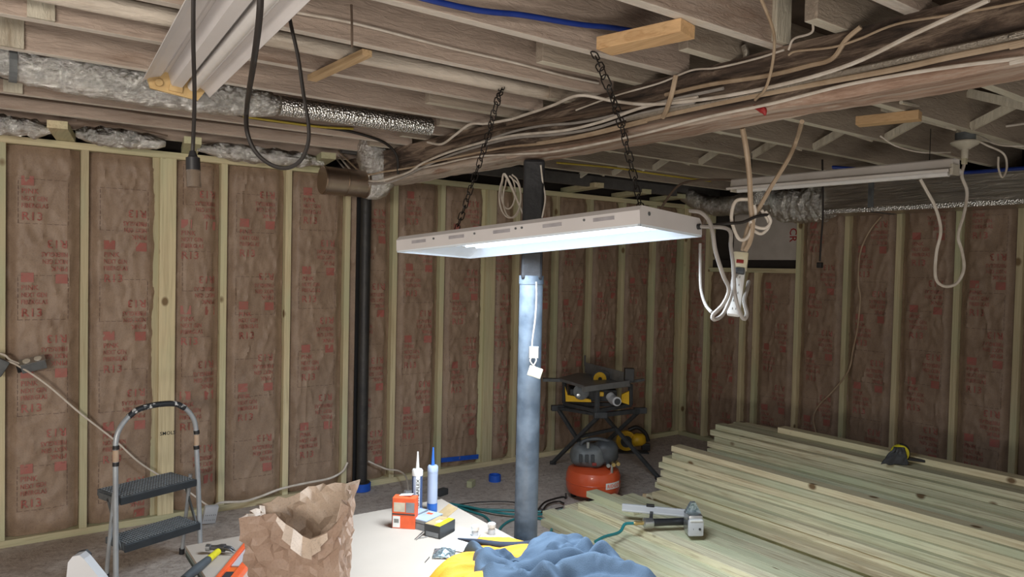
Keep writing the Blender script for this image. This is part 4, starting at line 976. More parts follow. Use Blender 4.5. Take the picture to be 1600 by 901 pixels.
# grey cartons
def carton(px, py, size, ang, mat, lab, extras=()):
    p = tz(px, py); R_ = RZ(ang); r = empty('small_carton', p, lab, 'box')
    MB().box(p+Vector((0, 0, size[2]/2)), size, R_, .0015).build('carton', mat, r)
    for (nm, c, s_, m_) in extras: MB().box(p+R_ @ Vector(c), s_, R_).build(nm, m_, r)
    return r
a0 = YAW-PI/2
carton(653, 815, (.05, .10, .05), a0-.5, 'boxgrey', 'grey carton lying behind the orange carton, below the tubes', [('label_panel', (0, 0, .0505), (.04, .08, .001), 'palelabel')])
carton(668, 821, (.085, .13, .045), a0-.55, 'boxgrey', 'grey carton with a pale printed lid, middle of the boxes', [('printed_lid', (0, 0, .0458), (.082, .126, .002), 'palelabel'), ('red_print', (-.01, .03, .0472), (.03, .02, .001), 'boxorange'), ('side_line', (0, -.0655, .03), (.086, .001, .003), 'ink')])
r = carton(687, 833, (.085, .12, .055), a0-.5, 'boxdark', 'charcoal carton with a yellow striped top, nearest of the small boxes', [('yellow_stripe', (.024, 0, .0557), (.03, .118, .0015), 'brightyellow'), ('tan_top', (-.016, .0, .0555), (.048, .118, .001), 'carton_tan'), ('front_print', (0, -.0605, .014), (.066, .001, .020), 'boxgrey'), ('white_patch', (-.0, -.005, .0565), (.02, .03, .001), 'paper')])
p = tz(697, 820); MB().bar(p+Vector((-.03, .02, .03)), p+Vector((.05, .02, .075)), .08, .002).build('lid_flap', 'carton_tan', r)
for (q0, q1, wl) in (((648, 842), (662, 829), 'steepest'), ((650, 843), (664, 832), 'middle'), ((652, 841), (668, 838), 'flattest')):
    MB().cyl(tz(*q0, .003), tz(*q1, .004), .0018, seg=6).build('wood_screw', 'steel', label=wl+' of three loose steel screws left of the charcoal carton', cat='screw', group='loose screws by the charcoal carton')
for (q0, q1, wl) in (((664, 878), (671, 870), 'dark screw on the drywall in front of the silvery screw bag'), ((692, 795), (694, 794), 'tiny dark screw on the drywall right of the blue sealant tube')):
    MB().cyl(tz(*q0, .002), tz(*q1, .002), .0018, seg=6).build('wood_screw', 'hammer', label=wl, cat='screw', group='stray screws on the drywall')
# paper sheet
g = [(686, 857), (717, 822), (752, 832), (740, 850), (722, 862)]
mb = MB(); mb.prism([tz(a, b, .004+.006*(i % 2)) for i, (a, b) in enumerate(g)], (0, 0, .0008)); mb.build('paper_sheet', 'paper', label='white paper sheet lying between the cartons and the vest', cat='paper')
# silver screw bag
mb = MB(); c = tz(694, 866)
mb.grid(lambda i, j: c+r0*(i-.5)*.09+f0*(j-.5)*.10+Vector((0, 0, .004+.022*math.sin(PI*i)*math.sin(PI*j)+.006*noise.noise(Vector((i*6, j*6, 2))))), 16, 16)
mb.build('screw_bag', 'silverbag', label='clear bag of silvery screws beside the orange vest', cat='bag', smooth=True, solid=.002)
# bottle caps / small bottles
for (px, py, lab) in ((742, 838, 'short white-capped bottle behind the paper sheet'), (768, 834, 'white-capped clear bottle nearest the post')):
    p = tz(px, py); r = empty('small_bottle', p, lab, 'bottle')
    MB().lathe(p, [(.0, 0), (.016, 0), (.016, .022), (.010, .03)], 20).build('bottle_body', 'lightgrey', r, smooth=True)
    MB().lathe(p, [(.017, .0305), (.0185, .034), (.0185, .048), (.013, .052), (0, .053)], 20).build('cap', 'white', r, smooth=True)

# hammer
h0 = tz(296, 898, .03); h1 = tz(346, 857, .02)
dr = (h1-h0).normalized(); hb = h1-dr*.33
hm = empty('claw_hammer', (h0+h1)/2-Vector((0, 0, .02)), 'claw hammer with a yellow and grey handle at the table corner', 'hammer')
MB().tube([hb, hb.lerp(h1, .3), hb.lerp(h1, .62)], [.016, .0185, .015], 14, False).build('grip', 'grip', hm, smooth=True)
MB().tube([hb.lerp(h1, .62), hb.lerp(h1, .9)], [.0145, .013], 14, False).build('yellow_shaft', 'brightyellow', hm, 'yellow handle section', smooth=True)
sd = Vector((0, 0, 1)).cross(dr).normalized(); top = h1+Vector((0, 0, .004))
MB().tube([top+sd*.062, top+sd*.045], .0145, 18, False).build('striking_face', 'steel', hm, smooth=True)
MB().tube([top+sd*.045, top+sd*.02, top, top-sd*.015], [.0095, .011, .016, .016], 16, False).build('head', 'hammer', hm, smooth=True)
for s_ in (-1, 1): MB().tube([top-sd*.012+dr*.006*s_, top-sd*.035+dr*.008*s_-Vector((0, 0, .002)), top-sd*.055+dr*.010*s_-Vector((0, 0, .014))], [.009, .007, .002], 10).build('claw', 'hammer', hm, smooth=True)
# orange torpedo-level tray: a long neon plastic case
c0 = tz(331, 918); c1 = tz(398, 836); dr = (c1-c0).normalized(); sd = Vector((0, 0, 1)).cross(dr).normalized(); L_ = (c1-c0).length
OM = Matrix((dr, -sd, Vector((0, 0, 1)))).transposed().to_4x4(); OM.translation = c0+Vector((0, 0, .001))
oc = empty('spirit_level', (c0+c1)/2, 'long neon orange plastic level lying on the table by the hammer', 'level')
LW = .085
MB(OM).lohi((0, 0, 0), (L_, .016, .026), .003).build('side_rail', 'neon', oc)
MB(OM).lohi((0, LW-.03, 0), (L_, LW, .026), .003).build('side_rail', 'neon', oc)
MB(OM).lohi((0, .0155, 0), (L_, LW-.0295, .010), .001).build('web', 'hivis_o', oc)
MB(OM).lohi((.16, .018, .0105), (.36, LW-.032, .016), .001).build('label_strip', 'lightgrey', oc)
MB(OM).lohi((.045, .018, .0105), (.10, LW-.032, .018), .001).build('dark_badge', 'boxdark', oc)
MB(OM).lohi((L_-.10, .0155, .0105), (L_-.07, LW-.0295, .024), .001).build('cross_rib', 'redsw', oc)
# orange box behind the bag
p = tz(430, 822); MB().box(p+Vector((0, .0, .025)), (.12, .05, .05), R_, .004).build('orange_case', 'neon', label='small orange plastic case peeking out behind the paper bag', cat='case')

# ============================================================ PAPER BAG
def bagmesh():
    bc = Vector((.925, 2.52, TZ+.002)); ang = .62; ca_, sa_ = math.cos(ang), math.sin(ang)
    ax_ = Vector((ca_, -sa_, 0)); ay_ = Vector((sa_, ca_, 0)); wx, wy = .155, .10
    per = []
    N = 52
    for i in range(N):
        t = i/N*4; s_ = int(t); f = t-s_
        c_ = [(-1, -1), (1, -1), (1, 1), (-1, 1)]; a = c_[s_]; b = c_[(s_+1) % 4]
        per.append((a[0]+(b[0]-a[0])*f, a[1]+(b[1]-a[1])*f))
    # rim height round the perimeter: front-left low, back-right corner high
    def lerpt(T, x):
        for (a, b), (c, d) in zip(T, T[1:]):
            if x <= c: return b+(d-b)*max(0, (x-a))/(c-a)
        return T[-1][1]
    FRt = [(-1, .335), (-.25, .35), (.35, .265), (.75, .30), (1, .385)]; BKt = [(-1, .30), (-.4, .335), (0, .372), (1, .395)]
    def rim(u, v, i):
        w = (v+1)/2
        h = lerpt(FRt, u)*(1-w)+lerpt(BKt, u)*w
        return h + .016*noise.noise(Vector((i*.8, 3, 1)))
    def pt(i, k):
        u, v = per[i % N]; H = rim(u, v, i % N); z = H*k
        fl_ = 1+.10*k*k
        q = bc+ax_*u*wx*fl_+ay_*v*wy*(1+.25*k*k)
        cre = Vector((u*2.1+k*.6, v*2.1-k*.9, k*3.3))
        a1 = noise.noise(cre*1.3); a2 = abs(noise.noise(cre*2.4+Vector((7, 1, 3))))-.25; a3 = abs(noise.noise(cre*5+Vector((1, 9, 3))))-.25
        amp = (.35+.65*k)
        out = Vector((u, v, 0)); out = (ax_*out.x+ay_*out.y).normalized()
        q = q+out*(.026*a1-.055*a2-.028*a3)*amp; q.z += z+.006*noise.noise(Vector((i*1.3, k*9, 4)))*(0 if k < .05 else 1)
        return q
    mb = MB(); K = 13
    g_ = [[mb.bm.verts.new(pt(i, k/K)) for i in range(N)] for k in range(K+1)]
    for k in range(K):
        for i in range(N): mb.bm.faces.new((g_[k][i], g_[k][(i+1) % N], g_[k+1][(i+1) % N], g_[k+1][i]))
    mb.bm.faces.new(list(reversed(g_[0])))
    inner = MB()
    def pin(i, k):
        p_ = pt(i, k); c_ = bc.copy(); c_.z = p_.z; return p_.lerp(c_, .012)
    g2 = [[inner.bm.verts.new(pin(i, k/K)) for i in range(N)] for k in range(1, K+1)]
    for k in range(K-1):
        for i in range(N): inner.bm.faces.new((g2[k][i], g2[k][(i+1) % N], g2[k+1][(i+1) % N], g2[k+1][i]))
    bmesh.ops.triangulate(mb.bm, faces=mb.bm.faces, quad_method='SHORT_EDGE'); bmesh.ops.triangulate(inner.bm, faces=inner.bm.faces, quad_method='SHORT_EDGE')
    r = empty('paper_bag', bc, 'large crumpled brown paper bag standing open on the table', 'bag')
    mb.build('outer_paper', 'bag', r); inner.build('inner_paper', 'bag_inner', r, 'inside of the bag, lamplight put into its colour')
    # front lip; pale colour stands in for the inside wall lit by the fixture
    lip = MB(); 
    def lp(s_, t_):
        i = int(N*(.10+.13*s_)); p_ = pt(i, 1); u, v = per[i]
        out = (ax_*u+ay_*v).normalized()
        return p_+out*(.006+.045*t_*math.sin(PI*min(1, s_*1.1)))-Vector((0, 0, .055*t_*math.sin(PI*s_)+.0))
    lip.grid(lp, 16, 5); lip.build('lit_lip', 'bag_inner', r, 'front lip coloured like the lit inside paper')
bagmesh()

# ============================================================ CLOTHES
def cloth(name, outline, H, mat, lab, cat, seed, dirn, fold=1.0, base=None, zf=None, nr=70, ns=240, ridges=None, ep=5):
    P = [Vector((a, b, 0)) for a, b in outline]; B = spline(P, 12, True)
    # resample
    L = [0]
    for i in range(len(B)): L.append(L[-1]+(B[(i+1) % len(B)]-B[i]).length)
    R = []
    for k in range(ns):
        s_ = L[-1]*k/ns; i = max(j for j in range(len(B)) if L[j] <= s_); f = (s_-L[i])/max(1e-9, L[i+1]-L[i]); R.append(B[i].lerp(B[(i+1) % len(B)], f))
    c = sum(R, Vector())/ns; d = Vector(dirn).normalized(); e = Vector((-d.y, d.x, 0))
    RG = [[Vector(q) for q in r_] for r_ in (ridges or [])]
    def rdist(p, r_):
        best = 9
        for a_, b_ in zip(r_, r_[1:]):
            ab = b_-a_; k_ = max(0, min(1, (p-a_).dot(ab)/max(1e-9, ab.length_squared))); best = min(best, (p-a_-ab*k_).length)
        return best
    def hgt(p, t):
        edge = 1-t**ep
        a = p.dot(d)*3.0; b_ = p.dot(e)
        w_ = .6*noise.noise(Vector((a*1.1, b_*4, seed)))
        r1 = 1-abs(noise.noise(Vector((a*.9+w_, b_*9+w_*1.5, seed*2.3))))*1.9
        r2 = 1-abs(noise.noise(Vector((a*2.2+w_, b_*19+w_*2, seed*1.3))))*1.9
        n_ = noise.noise(Vector((p.x*4, p.y*4, seed*5)))
        h = H*(.50+.35*n_)+.034*fold*max(0, r1)+.013*fold*max(0, r2)
        for q_, r_ in enumerate(RG):
            dd = rdist(p, r_)+.006*noise.noise(Vector((p.x*20, p.y*20, q_))); h += ((.034 if q_ % 2 == 0 else .028)*math.exp(-(dd/.028)**2)-.020*math.exp(-((dd-.055)/.020)**2))*(1-t**3)
        return max(.004, h*edge)+.004
    zz = zf or (lambda p: TZ+.001)
    mb = MB(); rows = []
    cv = mb.bm.verts.new((c.x, c.y, zz(c)+hgt(c, 0)))
    for k in range(1, nr+1):
        t = k/nr; row = []
        for q in R:
            p = c.lerp(q, t); p = p+(q-c).normalized()*.012*t*noise.noise(Vector((q.x*16, q.y*16, seed)))
            row.append(mb.bm.verts.new((p.x, p.y, zz(p)+hgt(p, t))))
        rows.append(row)
    for i in range(ns): mb.bm.faces.new((cv, rows[0][i], rows[0][(i+1) % ns]))
    for k in range(nr-1):
        for i in range(ns): mb.bm.faces.new((rows[k][i], rows[k+1][i], rows[k+1][(i+1) % ns], rows[k][(i+1) % ns]))
    bot = [mb.bm.verts.new((v.co.x, v.co.y, zz(v.co)+.0015)) for v in rows[-1]]
    for i in range(ns): mb.bm.faces.new((rows[-1][i], bot[i], bot[(i+1) % ns], rows[-1][(i+1) % ns]))
    mb.bm.faces.new(list(reversed(bot)))
    return mb.build(name, mat, label=lab, cat=cat, smooth=True)
def zo(pts, h): return [tuple(atZ(a, b, TZ+hh_))[:2] for (a, b, hh_) in [(p if len(p) == 3 else (*p, h)) for p in pts]]
vest = cloth('safety_vest', zo([(668, 905), (688, 884, .02), (712, 874, .02), (722, 862), (730, 842, .05), (745, 830, .06), (790, 829, .065), (842, 836, .06), (858, 870), (830, 925), (740, 950)], .03), .085, 'hivis', 'yellow-orange work vest crumpled under the blue jacket', 'vest', 4, (1, -.4, 0), 1.0)
def jz(p):
    x = max(0, p.x-1.945); return TZ+.016-min(.30, x*x*2.2+x*.18)
jack = cloth('jacket', zo([(720, 856, .07), (735, 880), (738, 910), (770, 950), (900, 985), (1045, 960), (1030, 910), (1002, 868, .05), (965, 842, .08), (905, 832, .10), (868, 826, .12), (835, 834, .12), (800, 856, .11), (760, 862, .09)], .02), .135, 'denim', 'blue-grey jacket thrown in folds over the table corner', 'jacket', 8, (1, -.25, 0), .9, zf=jz, ep=16, ridges=[[(*q[:2], 0) for q in zo(r_, .08)] for r_ in ([(745, 868), (800, 888), (880, 880), (960, 872)], [(770, 866), (830, 856), (872, 836)], [(850, 905), (930, 892), (1010, 905)], [(895, 868), (940, 852), (975, 858)], [(750, 890), (840, 906), (900, 925)], [(905, 845), (925, 870), (985, 890)])])
MB().tube([atT(715, 841, 3.0), atT(745, 846, 3.0), atT(790, 853, 3.0), atT(832, 850, 3.02), atT(862, 838, 3.04)], [.003, .012, .018, .018, .006], 10).build('collar', 'navycloth', jack, 'dark navy collar edge', smooth=True)
# ============================================================ COMPRESSOR
cp = atZ(926, 777, 0) ; cp = Vector((cp.x, cp.y, 0))
co = empty('air_compressor', cp, 'orange pancake air compressor with a charcoal shroud reading RIDGID', 'compressor')
CR = .185
MB().lathe(cp, [(.05, .03), (.14, .032), (.175, .05), (CR, .085), (CR, .165), (.172, .20), (.13, .222), (.05, .228), (0, .228)], 48).build('tank', 'orange', co, smooth=True)
MB().lathe(cp, [(CR+.001, .121), (CR+.0035, .125), (CR+.001, .129)], 48).build('weld_seam', 'orange', co, smooth=True)
for k in range(4):
    an = PI/4+k*PI/2; q = cp+Vector((math.cos(an)*.13, math.sin(an)*.13, 0))
    MB().cyl(q, q+Vector((0, 0, .045)), .02, .024, 16).build('rubber_foot', 'black', co)
def blob(c, s_, ex_=.35, n_=.06, seed=1, nu=28, nv=18, tilt=None):
    mb = MB(); sg = lambda x, p: math.copysign(abs(x)**p, x)
    def f(i, j):
        a = i*2*PI; b = (j-.5)*PI
        v = Vector((sg(math.cos(a), ex_*1.6)*sg(math.cos(b), ex_*1.4), sg(math.sin(a), ex_*1.6)*sg(math.cos(b), ex_*1.4), sg(math.sin(b), ex_*1.5)))
        v = v*(1+n_*noise.noise(v*1.7+Vector((seed, 0, 0)))); v = Vector((v.x*s_[0], v.y*s_[1], v.z*s_[2]))
        if tilt is not None: v = tilt @ v
        return Vector(c)+v
    mb.grid(f, nu, nv); bmesh.ops.remove_doubles(mb.bm, verts=mb.bm.verts, dist=.0006); return mb
blob(cp+Vector((0, 0, .295))-r0*.035, (.125, .12, .078), .5, .1, 2, tilt=RZ(a0)).build('shroud', 'mgrey', co, 'dusty charcoal motor shroud', smooth=True)
blob(cp+Vector((0, 0, .32))+r0*.08-f0*.01, (.085, .085, .082), .5, .08, 5, tilt=RZ(a0)).build('control_cover', 'dgrey', co, smooth=True)
MB().tube([cp+r0*x+Vector((0, 0, z))-f0*.03 for x, z in ((-.09, .35), (-.085, .385), (-.04, .405), (.04, .41), (.12, .38), (.155, .31))], .013, 10).build('carry_handle', 'dgrey', co, smooth=True)
for dx in (-.10, -.06, -.02): MB().box(cp+r0*dx-f0*.118+Vector((0, 0, .30)), (.022, .02, .05), RZ(a0), .004).build('vent_louver', 'boxdark', co)
MB().box(cp-r0*.01-f0*.13+Vector((0, 0, .265)), (.03, .012, .018), RZ(a0), .003).build('red_switch', 'redsw', co)
for dx, dz in ((.085, .255), (.12, .262), (.15, .268)):
    q = cp+r0*dx-f0*.10+Vector((0, 0, dz)); MB().cyl(q-f0*.028, q+f0*.02, .013, seg=14).build('gauge_fitting', 'brass' if dx > .1 else 'steel', co)
MB().cyl(cp+r0*.11-f0*.11+Vector((0, 0, .19)), cp+r0*.11-f0*.11+Vector((0, 0, .26)), .010, seg=10).build('pressure_pipe', 'steel', co)
MB().cyl(cp-r0*.05-f0*.08+Vector((0, 0, .36)), cp-r0*.05-f0*.08+Vector((0, 0, .40)), .012, seg=10).build('valve', 'steel', co)
mb = MB(); th0 = math.atan2((-f0+r0*.85).y, (-f0+r0*.85).x)
def cylp(u_, v_, off): an = th0+u_/CR; return cp+Vector((math.cos(an)*(CR+off), math.sin(an)*(CR+off), .128+v_))
mb.grid(lambda i, j: cylp((i-.5)*.13, (j-.5)*.042, .003), 10, 1); mb.build('name_plate', 'white', co)
mb = MB(); w_ = text2d('RIDGID')[2]
put_text(mb, 'RIDGID', lambda a, b: cylp(a, b, .0042), .026, x=-.055, y=-.013, width=.11); mb.build('lettering', 'boxorange', co)

# ============================================================ TABLE SAW AND STAND
ts = empty('table_saw', atZ(945, 725, 0), 'dusty table saw with yellow trim on a black folding X stand by the corner', 'table saw')
TT = 5.7
def sa(px, py, dt=0): return atT(px, py, TT+dt)
# table top as real slab
tt = [sa(872, 588, .10), sa(903, 577, .42), sa(985, 592, .28), sa(985, 600, -.12), sa(925, 604, -.36)]
zt = sum(p.z for p in tt)/5
tt = [Vector((p.x, p.y, zt)) for p in tt]
zt_ = zt-.004
MB().prism([Vector((p.x, p.y, zt_-.022)) for p in tt], (0, 0, .022)).build('table_top', 'cast', ts)
MB().bar(tt[0]-Vector((0, 0, .02))-r0*.12, tt[0]-Vector((0, 0, .02))+r0*.08, .06, .022).build('outfeed_rail', 'mgrey', ts)
MB().bar(sa(911, 608, -.42), sa(982, 598, -.16), .022, .040).build('front_rail', 'cast', ts, 'grey front fence rail')
MB().bar(sa(982, 596, -.1), sa(1006, 593, .0), .02, .018).build('rail_extension', 'mgrey', ts)
# fence
fa = sa(914, 563, .42); fb = sa(975, 575, -.08)
MB().prism([Vector((fa.x, fa.y, zt_+.001)), Vector((fb.x, fb.y, zt_+.001)), Vector((fb.x, fb.y, zt_+.082)), Vector((fa.x, fa.y, zt_+.088))], f0*.012).build('rip_fence', 'cast', ts, 'grey rip fence')
MB().box(sa(983, 585, -.10), (.07, .06, .10), RZ(a0), .004).build('fence_clamp', 'black', ts)
MB().box(fa+Vector((0, 0, -.0)), (.012, .02, .085), RZ(a0), .002).build('fence_end', 'black', ts)
# blade wheel
wc = sa(937, 586, .06); wc.z = zt_+.004
ax_ = (-f0+r0*.3+Vector((0, 0, .12))).normalized()
MB().cyl(wc, wc+ax_*.004, .068, seg=40).build('saw_blade', 'dgrey', ts)
MB().cyl(wc+ax_*.004, wc+ax_*.008, .054, seg=36).build('blade_disc', 'yellow', ts, 'yellow blade disc')
MB().cyl(wc+ax_*.008, wc+ax_*.012, .016, seg=18).build('arbor', 'black', ts)
MB().cyl(wc+r0*.035+f0*.03, wc+r0*.035+f0*.05, .06, seg=32).build('blade_guard', 'black', ts)
# lower body
for (px, py, dt) in ((881, 610, .1), (881, 632, .1)): pass
FRp = [(882, 596, .12), (882, 630, .12), (985, 632, -.05), (985, 600, -.05), (933, 642, -.30), (933, 606, -.30)]
fp = [sa(*q) for q in FRp]
for a, b in ((0, 1), (2, 3), (4, 5), (1, 4), (4, 2), (1, 2)): MB().bar(fp[a], fp[b], .028, .028, bev=.003).build('roll_cage_bar', 'dgrey', ts)
MB().box(sa(925, 614, .05), (.36, .22, .09), RZ(a0), .01).build('motor_housing', 'boxdark', ts)
MB().prism([sa(883, 604, -.12), sa(887, 617, -.13), sa(923, 624, -.2), sa(924, 628, -.2), sa(884, 627, -.12)], f0*.03).build('yellow_panel', 'yellow', ts, 'yellow side panel')
MB().prism([sa(972, 616, -.12), sa(983, 611, -.1), sa(983, 632, -.1), sa(970, 628, -.12)], f0*.03).build('yellow_panel', 'yellow', ts, 'yellow side panel')
MB().box(sa(939, 615, -.2), (.04, .04, .035), RZ(a0), .008).build('height_lock', 'yellow', ts)
MB().lathe(sa(908, 612, -.16), [(.045, 0), (.06, .006), (.06, .014), (.045, .02)], 28, (-f0+Vector((0, 0, .3)))).build('handwheel', 'mgrey', ts, smooth=True)
MB().lathe(sa(903, 616, -.16), [(.012, 0), (.014, .05), (0, .052)], 14, -f0).build('wheel_knob', 'steel', ts, smooth=True)
MB().tube([sa(953, 618, -.16), sa(958, 624, -.2), sa(964, 627, -.28)], [.034, .036, .034], 18).build('dust_port', 'lightgrey', ts, 'light grey dust port', smooth=True)
MB().cyl(sa(964.5, 627.3, -.285), sa(965, 627.5, -.29), .024, seg=18).build('port_opening', 'boxdark', ts)
# stand
def leg(a, b, nm='stand_leg', w_=.026):
    MB().bar(a, b, w_, w_, bev=.003).build(nm, 'dgrey', ts)
def z0p(px, py): return atZ(px, py, .014)
L1f = z0p(864, 722); L3f = z0p(938, 742); L2f = z0p(1029, 746); L4f = z0p(924, 712)
T3 = sa(871, 637, .12); T1 = sa(938, 648, -.28); T2 = sa(930, 633, .25); T4 = sa(1000, 641, -.0)
leg(L1f, T1); leg(L3f, T3); leg(L2f, T2); leg(L4f, T4)
for p_ in (L1f, L3f, L2f, L4f): MB().box((p_.x, p_.y, .011), (.05, .04, .022), RZ(a0), .004).build('stand_foot', 'black', ts)
leg(T3, T2, 'stand_rail', .03); leg(T1, T4, 'stand_rail', .032); leg(T3+f0*.0, T1, 'stand_rail', .024)
for p_ in (T3, T1, T4): MB().box(p_, (.10, .045, .045), RZ(a0+.2), .006).build('stand_bracket', 'dgrey', ts)
leg(L1f.lerp(T1, .56), L2f.lerp(T2, .66), 'stand_crossbar', .024)

# yellow saw on the floor under the stand
yt = atZ(985, 706, 0); y_ = empty('circular_saw', yt, 'yellow and black handheld saw on the floor under the saw stand', 'saw')
MB().cyl(yt+Vector((0, 0, .10))-r0*.04-f0*.02, yt+Vector((0, 0, .10))-r0*.04+f0*.02, .085, seg=28).build('blade_guard', 'yellow', y_, smooth=True)
MB().cyl(yt+Vector((0, 0, .095))-r0*.04-f0*.028, yt+Vector((0, 0, .095))-r0*.04-f0*.022, .05, seg=28).build('guard_disc', 'dgrey', y_)
blob(yt+r0*.07+Vector((0, 0, .11)), (.075, .055, .055), .6, .1, 9, 16, 10).build('motor_body', 'yellow', y_, smooth=True)
MB().tube([yt-r0*.02+Vector((0, 0, .19)), yt+r0*.05+Vector((0, 0, .215)), yt+r0*.12+Vector((0, 0, .17)), yt+r0*.15+Vector((0, 0, .10))], .018, 10).build('handle', 'black', y_, smooth=True)
MB().box(yt+Vector((0, 0, .005))+r0*.01, (.28, .12, .008), RZ(a0)).build('shoe_plate', 'dgrey', y_)
MB().box(yt+r0*.13+Vector((0, 0, .05)), (.07, .06, .06), RZ(a0), .008).build('battery', 'black', y_)

# ============================================================ NAILER ON THE LOW STACK
zl = .122
n0 = atZ(972, 792, zl+.075); n1 = atZ(1078, 802, zl+.075); n1.z = n0.z
na = (n1-n0).normalized(); ns_ = Vector((0, 0, 1)).cross(na)
if ns_.dot(f0) > 0: ns_ = -ns_
nb = empty('framing_nailer', (n0+n1)/2-Vector((0, 0, .075)), 'pneumatic nailer with a long pale magazine lying on the low lumber stack', 'nailer')
MB().bar(n0, n1, .020, .042, bev=.003).build('magazine', 'lightgrey', nb, 'long pale metal magazine')
MB().bar(n0+Vector((0, 0, -.013)), n1+Vector((0, 0, -.013)), .0235, .004).build('magazine_rib', 'white', nb)
MB().box(n0.lerp(n1, .42)+Vector((0, 0, .025)), (.045, .022, .014), Matrix.Rotation(math.atan2(na.y, na.x), 3, 'Z'), .003).build('pusher_latch', 'black', nb)
h0 = atZ(1017, 816, zl+.045); h1 = atZ(1072, 814, zl+.045)
MB().tube([h0, h0.lerp(h1, .5), h1], [.021, .0195, .022], 16).build('handle', 'black', nb, 'black grip', smooth=True)
hd = (h1-h0).normalized()
MB().tube([h0-hd*.045, h0-hd*.04, h0-hd*.0, h0+hd*.012], [.018, .026, .026, .022], 18, False).build('end_cap', 'steel', nb, smooth=True)
MB().tube([h0-hd*.10, h0-hd*.085, h0-hd*.075, h0-hd*.045], [.008, .013, .010, .012], 12, False).build('hose_fitting', 'brass', nb, 'brass hose fitting', smooth=True)
MB().bar(h0+Vector((0, 0, .02)), n0.lerp(n1, .44)-Vector((0, 0, .015)), .018, .02).build('magazine_bracket', 'black', nb)
hc = atZ(1083, 815, zl+.075); Rn = Matrix.Rotation(math.atan2(hd.y, hd.x)-.12, 3, 'Z')
MB().box(hc+Vector((0, 0, -.005)), (.085, .11, .12), Rn, .022).build('motor_head', 'steel', nb, 'silver head', smooth=True)
cap_c = hc-f0*.058+Vector((0, 0, -.012))
MB().box(cap_c, (.085, .022, .088), RZ(a0+.12), .01).build('head_cap', 'lightgrey', nb, smooth=True)
for dx in (-.020, .020): MB().cyl(cap_c+r0*dx-f0*.013+Vector((0, 0, -.004)), cap_c+r0*dx-f0*.008+Vector((0, 0, -.004)), .0065, seg=14).build('exhaust_hole', 'ink', nb)
MB().box(cap_c+Vector((0, 0, .042))-f0*.006, (.07, .02, .012), RZ(a0+.12), .004).build('head_highlight_band', 'white', nb)
MB().prism([hc+r0*x+Vector((0, 0, z)) for x, z in ((-.045, .045), (.045, .045), (.012, .105), (-.012, .105))], f0*.03).build('nose_guard', 'silverbag', nb)
hp_ = h0-hd*.10
cable([hp_, hp_-hd*.05+Vector((0, 0, -.004)), atZ(968, 831, zl+.014), atZ(945, 838, zl+.02), atZ(930, 846, zl+.02)], .0085, 'teal', 'teal air hose leading from the nailer down behind the jacket', cat='hose', name='air_hose')

# ============================================================ POUCH, TAPE MEASURE ON THE REAR STACK
zr = 12*.038+.002
pq = atZ(1393, 722, zr)
k_ = empty('tape_measure', pq+r0*.03+f0*.05, 'yellow and black tape measure clipped on a black pouch on the rear stack', 'tape measure')
tc_ = atT(1406, 705, (pq-CAM).dot(fw)-.0); tc_.z = zr+.056
MB().lathe(tc_-f0*.024, [(.03, 0), (.046, .004), (.05, .012), (.05, .038), (.046, .044), (.03, .048), (0, .048)], 28, f0).build('case', 'brightyellow', k_, 'bright yellow case', smooth=True)
MB().lathe(tc_-f0*.027, [(.0, 0), (.02, 0), (.024, .003)], 24, f0).build('hub', 'black', k_)
MB().tube([tc_+r0*.0+Vector((0, 0, .052)), tc_+r0*.04+Vector((0, 0, .036)), tc_+r0*.053-Vector((0, 0, .01)), tc_+r0*.03-Vector((0, 0, .045))], .009, 8).build('rubber_edge', 'black', k_, smooth=True)
mb = MB(); R2 = RZ(a0)
def pf(i, j):
    x = (i-.5)*(.06+.10*(1-j)); z = .095*j; q = Vector((x-.055+.035*j, -.025-.03*(1-j)+.012*noise.noise(Vector((i*5, j*4, 3))), z+.004*noise.noise(Vector((i*9, 2, j)))+.003*(1-j)*math.sin(i*14)))
    return tc_-Vector((0, 0, .055))+R2 @ q
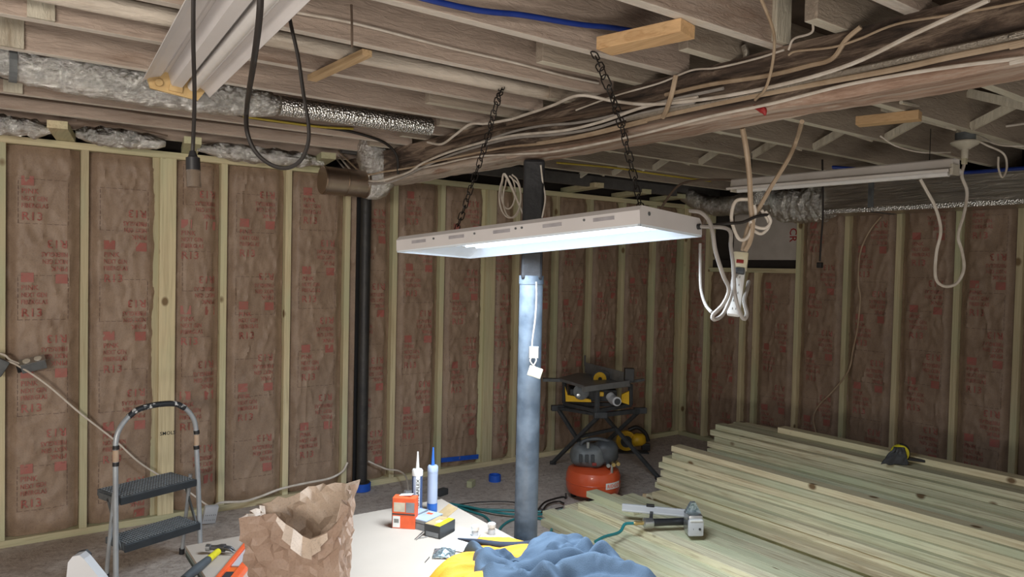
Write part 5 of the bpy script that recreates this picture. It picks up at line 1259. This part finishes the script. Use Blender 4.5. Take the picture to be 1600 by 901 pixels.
mb.grid(pf, 16, 12); mb.build('leather_pouch', 'dgrey', label='crumpled black pouch hanging off the yellow tape measure on the rear stack', cat='pouch', solid=.012, smooth=True)
b0 = atZ(1414, 712, zr+.06); b1_ = atZ(1449, 716, zr+.03)
s0 = tc_+r0*.045-f0*.01-Vector((0, 0, .03)); s1_ = s0+r0*.16+Vector((0, 0, -.012))-f0*.03
MB().bar(s0, s1_, .03, .016, bev=.004).build('knife_sheath', 'black', label='flat black sheath lying right of the yellow tape measure', cat='sheath')

# ============================================================ GREY PLASTIC CHAIR, lower left edge
ct = atT(118, 868, 1.92)
ch = empty('plastic_chair', (ct.x, ct.y-.1, 0), 'light grey plastic chair, only its rounded back corner showing at the bottom', 'chair')
rr_ = r0; bk = f0
cw_ = .44
def bp(s_, t_):   # back shell: s_ across (0 = left), t_ up
    zc = .42+(ct.z-.42)*t_
    xx = (s_-.5)*cw_*(1-.10*t_)
    return Vector((ct.x, ct.y, 0))+rr_*(xx*1.0+.03)+bk*(-.18*(1-t_)+.06*abs(s_-.5)*-1)+Vector((0, 0, zc))
outl = []
top_l = ct
Rc = Matrix((r0, f0, Vector((0, 0, 1)))).transposed().to_4x4(); Rc.translation = Vector((ct.x, ct.y, 0))
prof2 = [(-.022, .40), (-.024, ct.z-.06), (-.020, ct.z-.018), (-.008, ct.z-.002), (.010, ct.z+.002), (.022, ct.z-.008), (.065, ct.z-.06), (.13, ct.z-.15), (.19, ct.z-.22), (.30, ct.z-.27), (.42, ct.z-.27), (.42, .40)]
MB(Rc).prism([(x_, 0, z_) for x_, z_ in prof2], (0, .03, 0)).build('back_rest', 'lightgrey', ch, smooth=False)
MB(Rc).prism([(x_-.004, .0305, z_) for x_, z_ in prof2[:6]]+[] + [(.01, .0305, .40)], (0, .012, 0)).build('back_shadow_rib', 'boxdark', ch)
MB(Rc).box((.20, -.2, .425), (.44, .42, .03), None, .01).build('seat', 'lightgrey', ch)
for x_ in (.01, .39):
    for y_q in (-.37, -.02): MB(Rc).bar((x_, y_q, 0), (x_, y_q, .41), .03, .03, bev=.004).build('leg', 'lightgrey', ch)
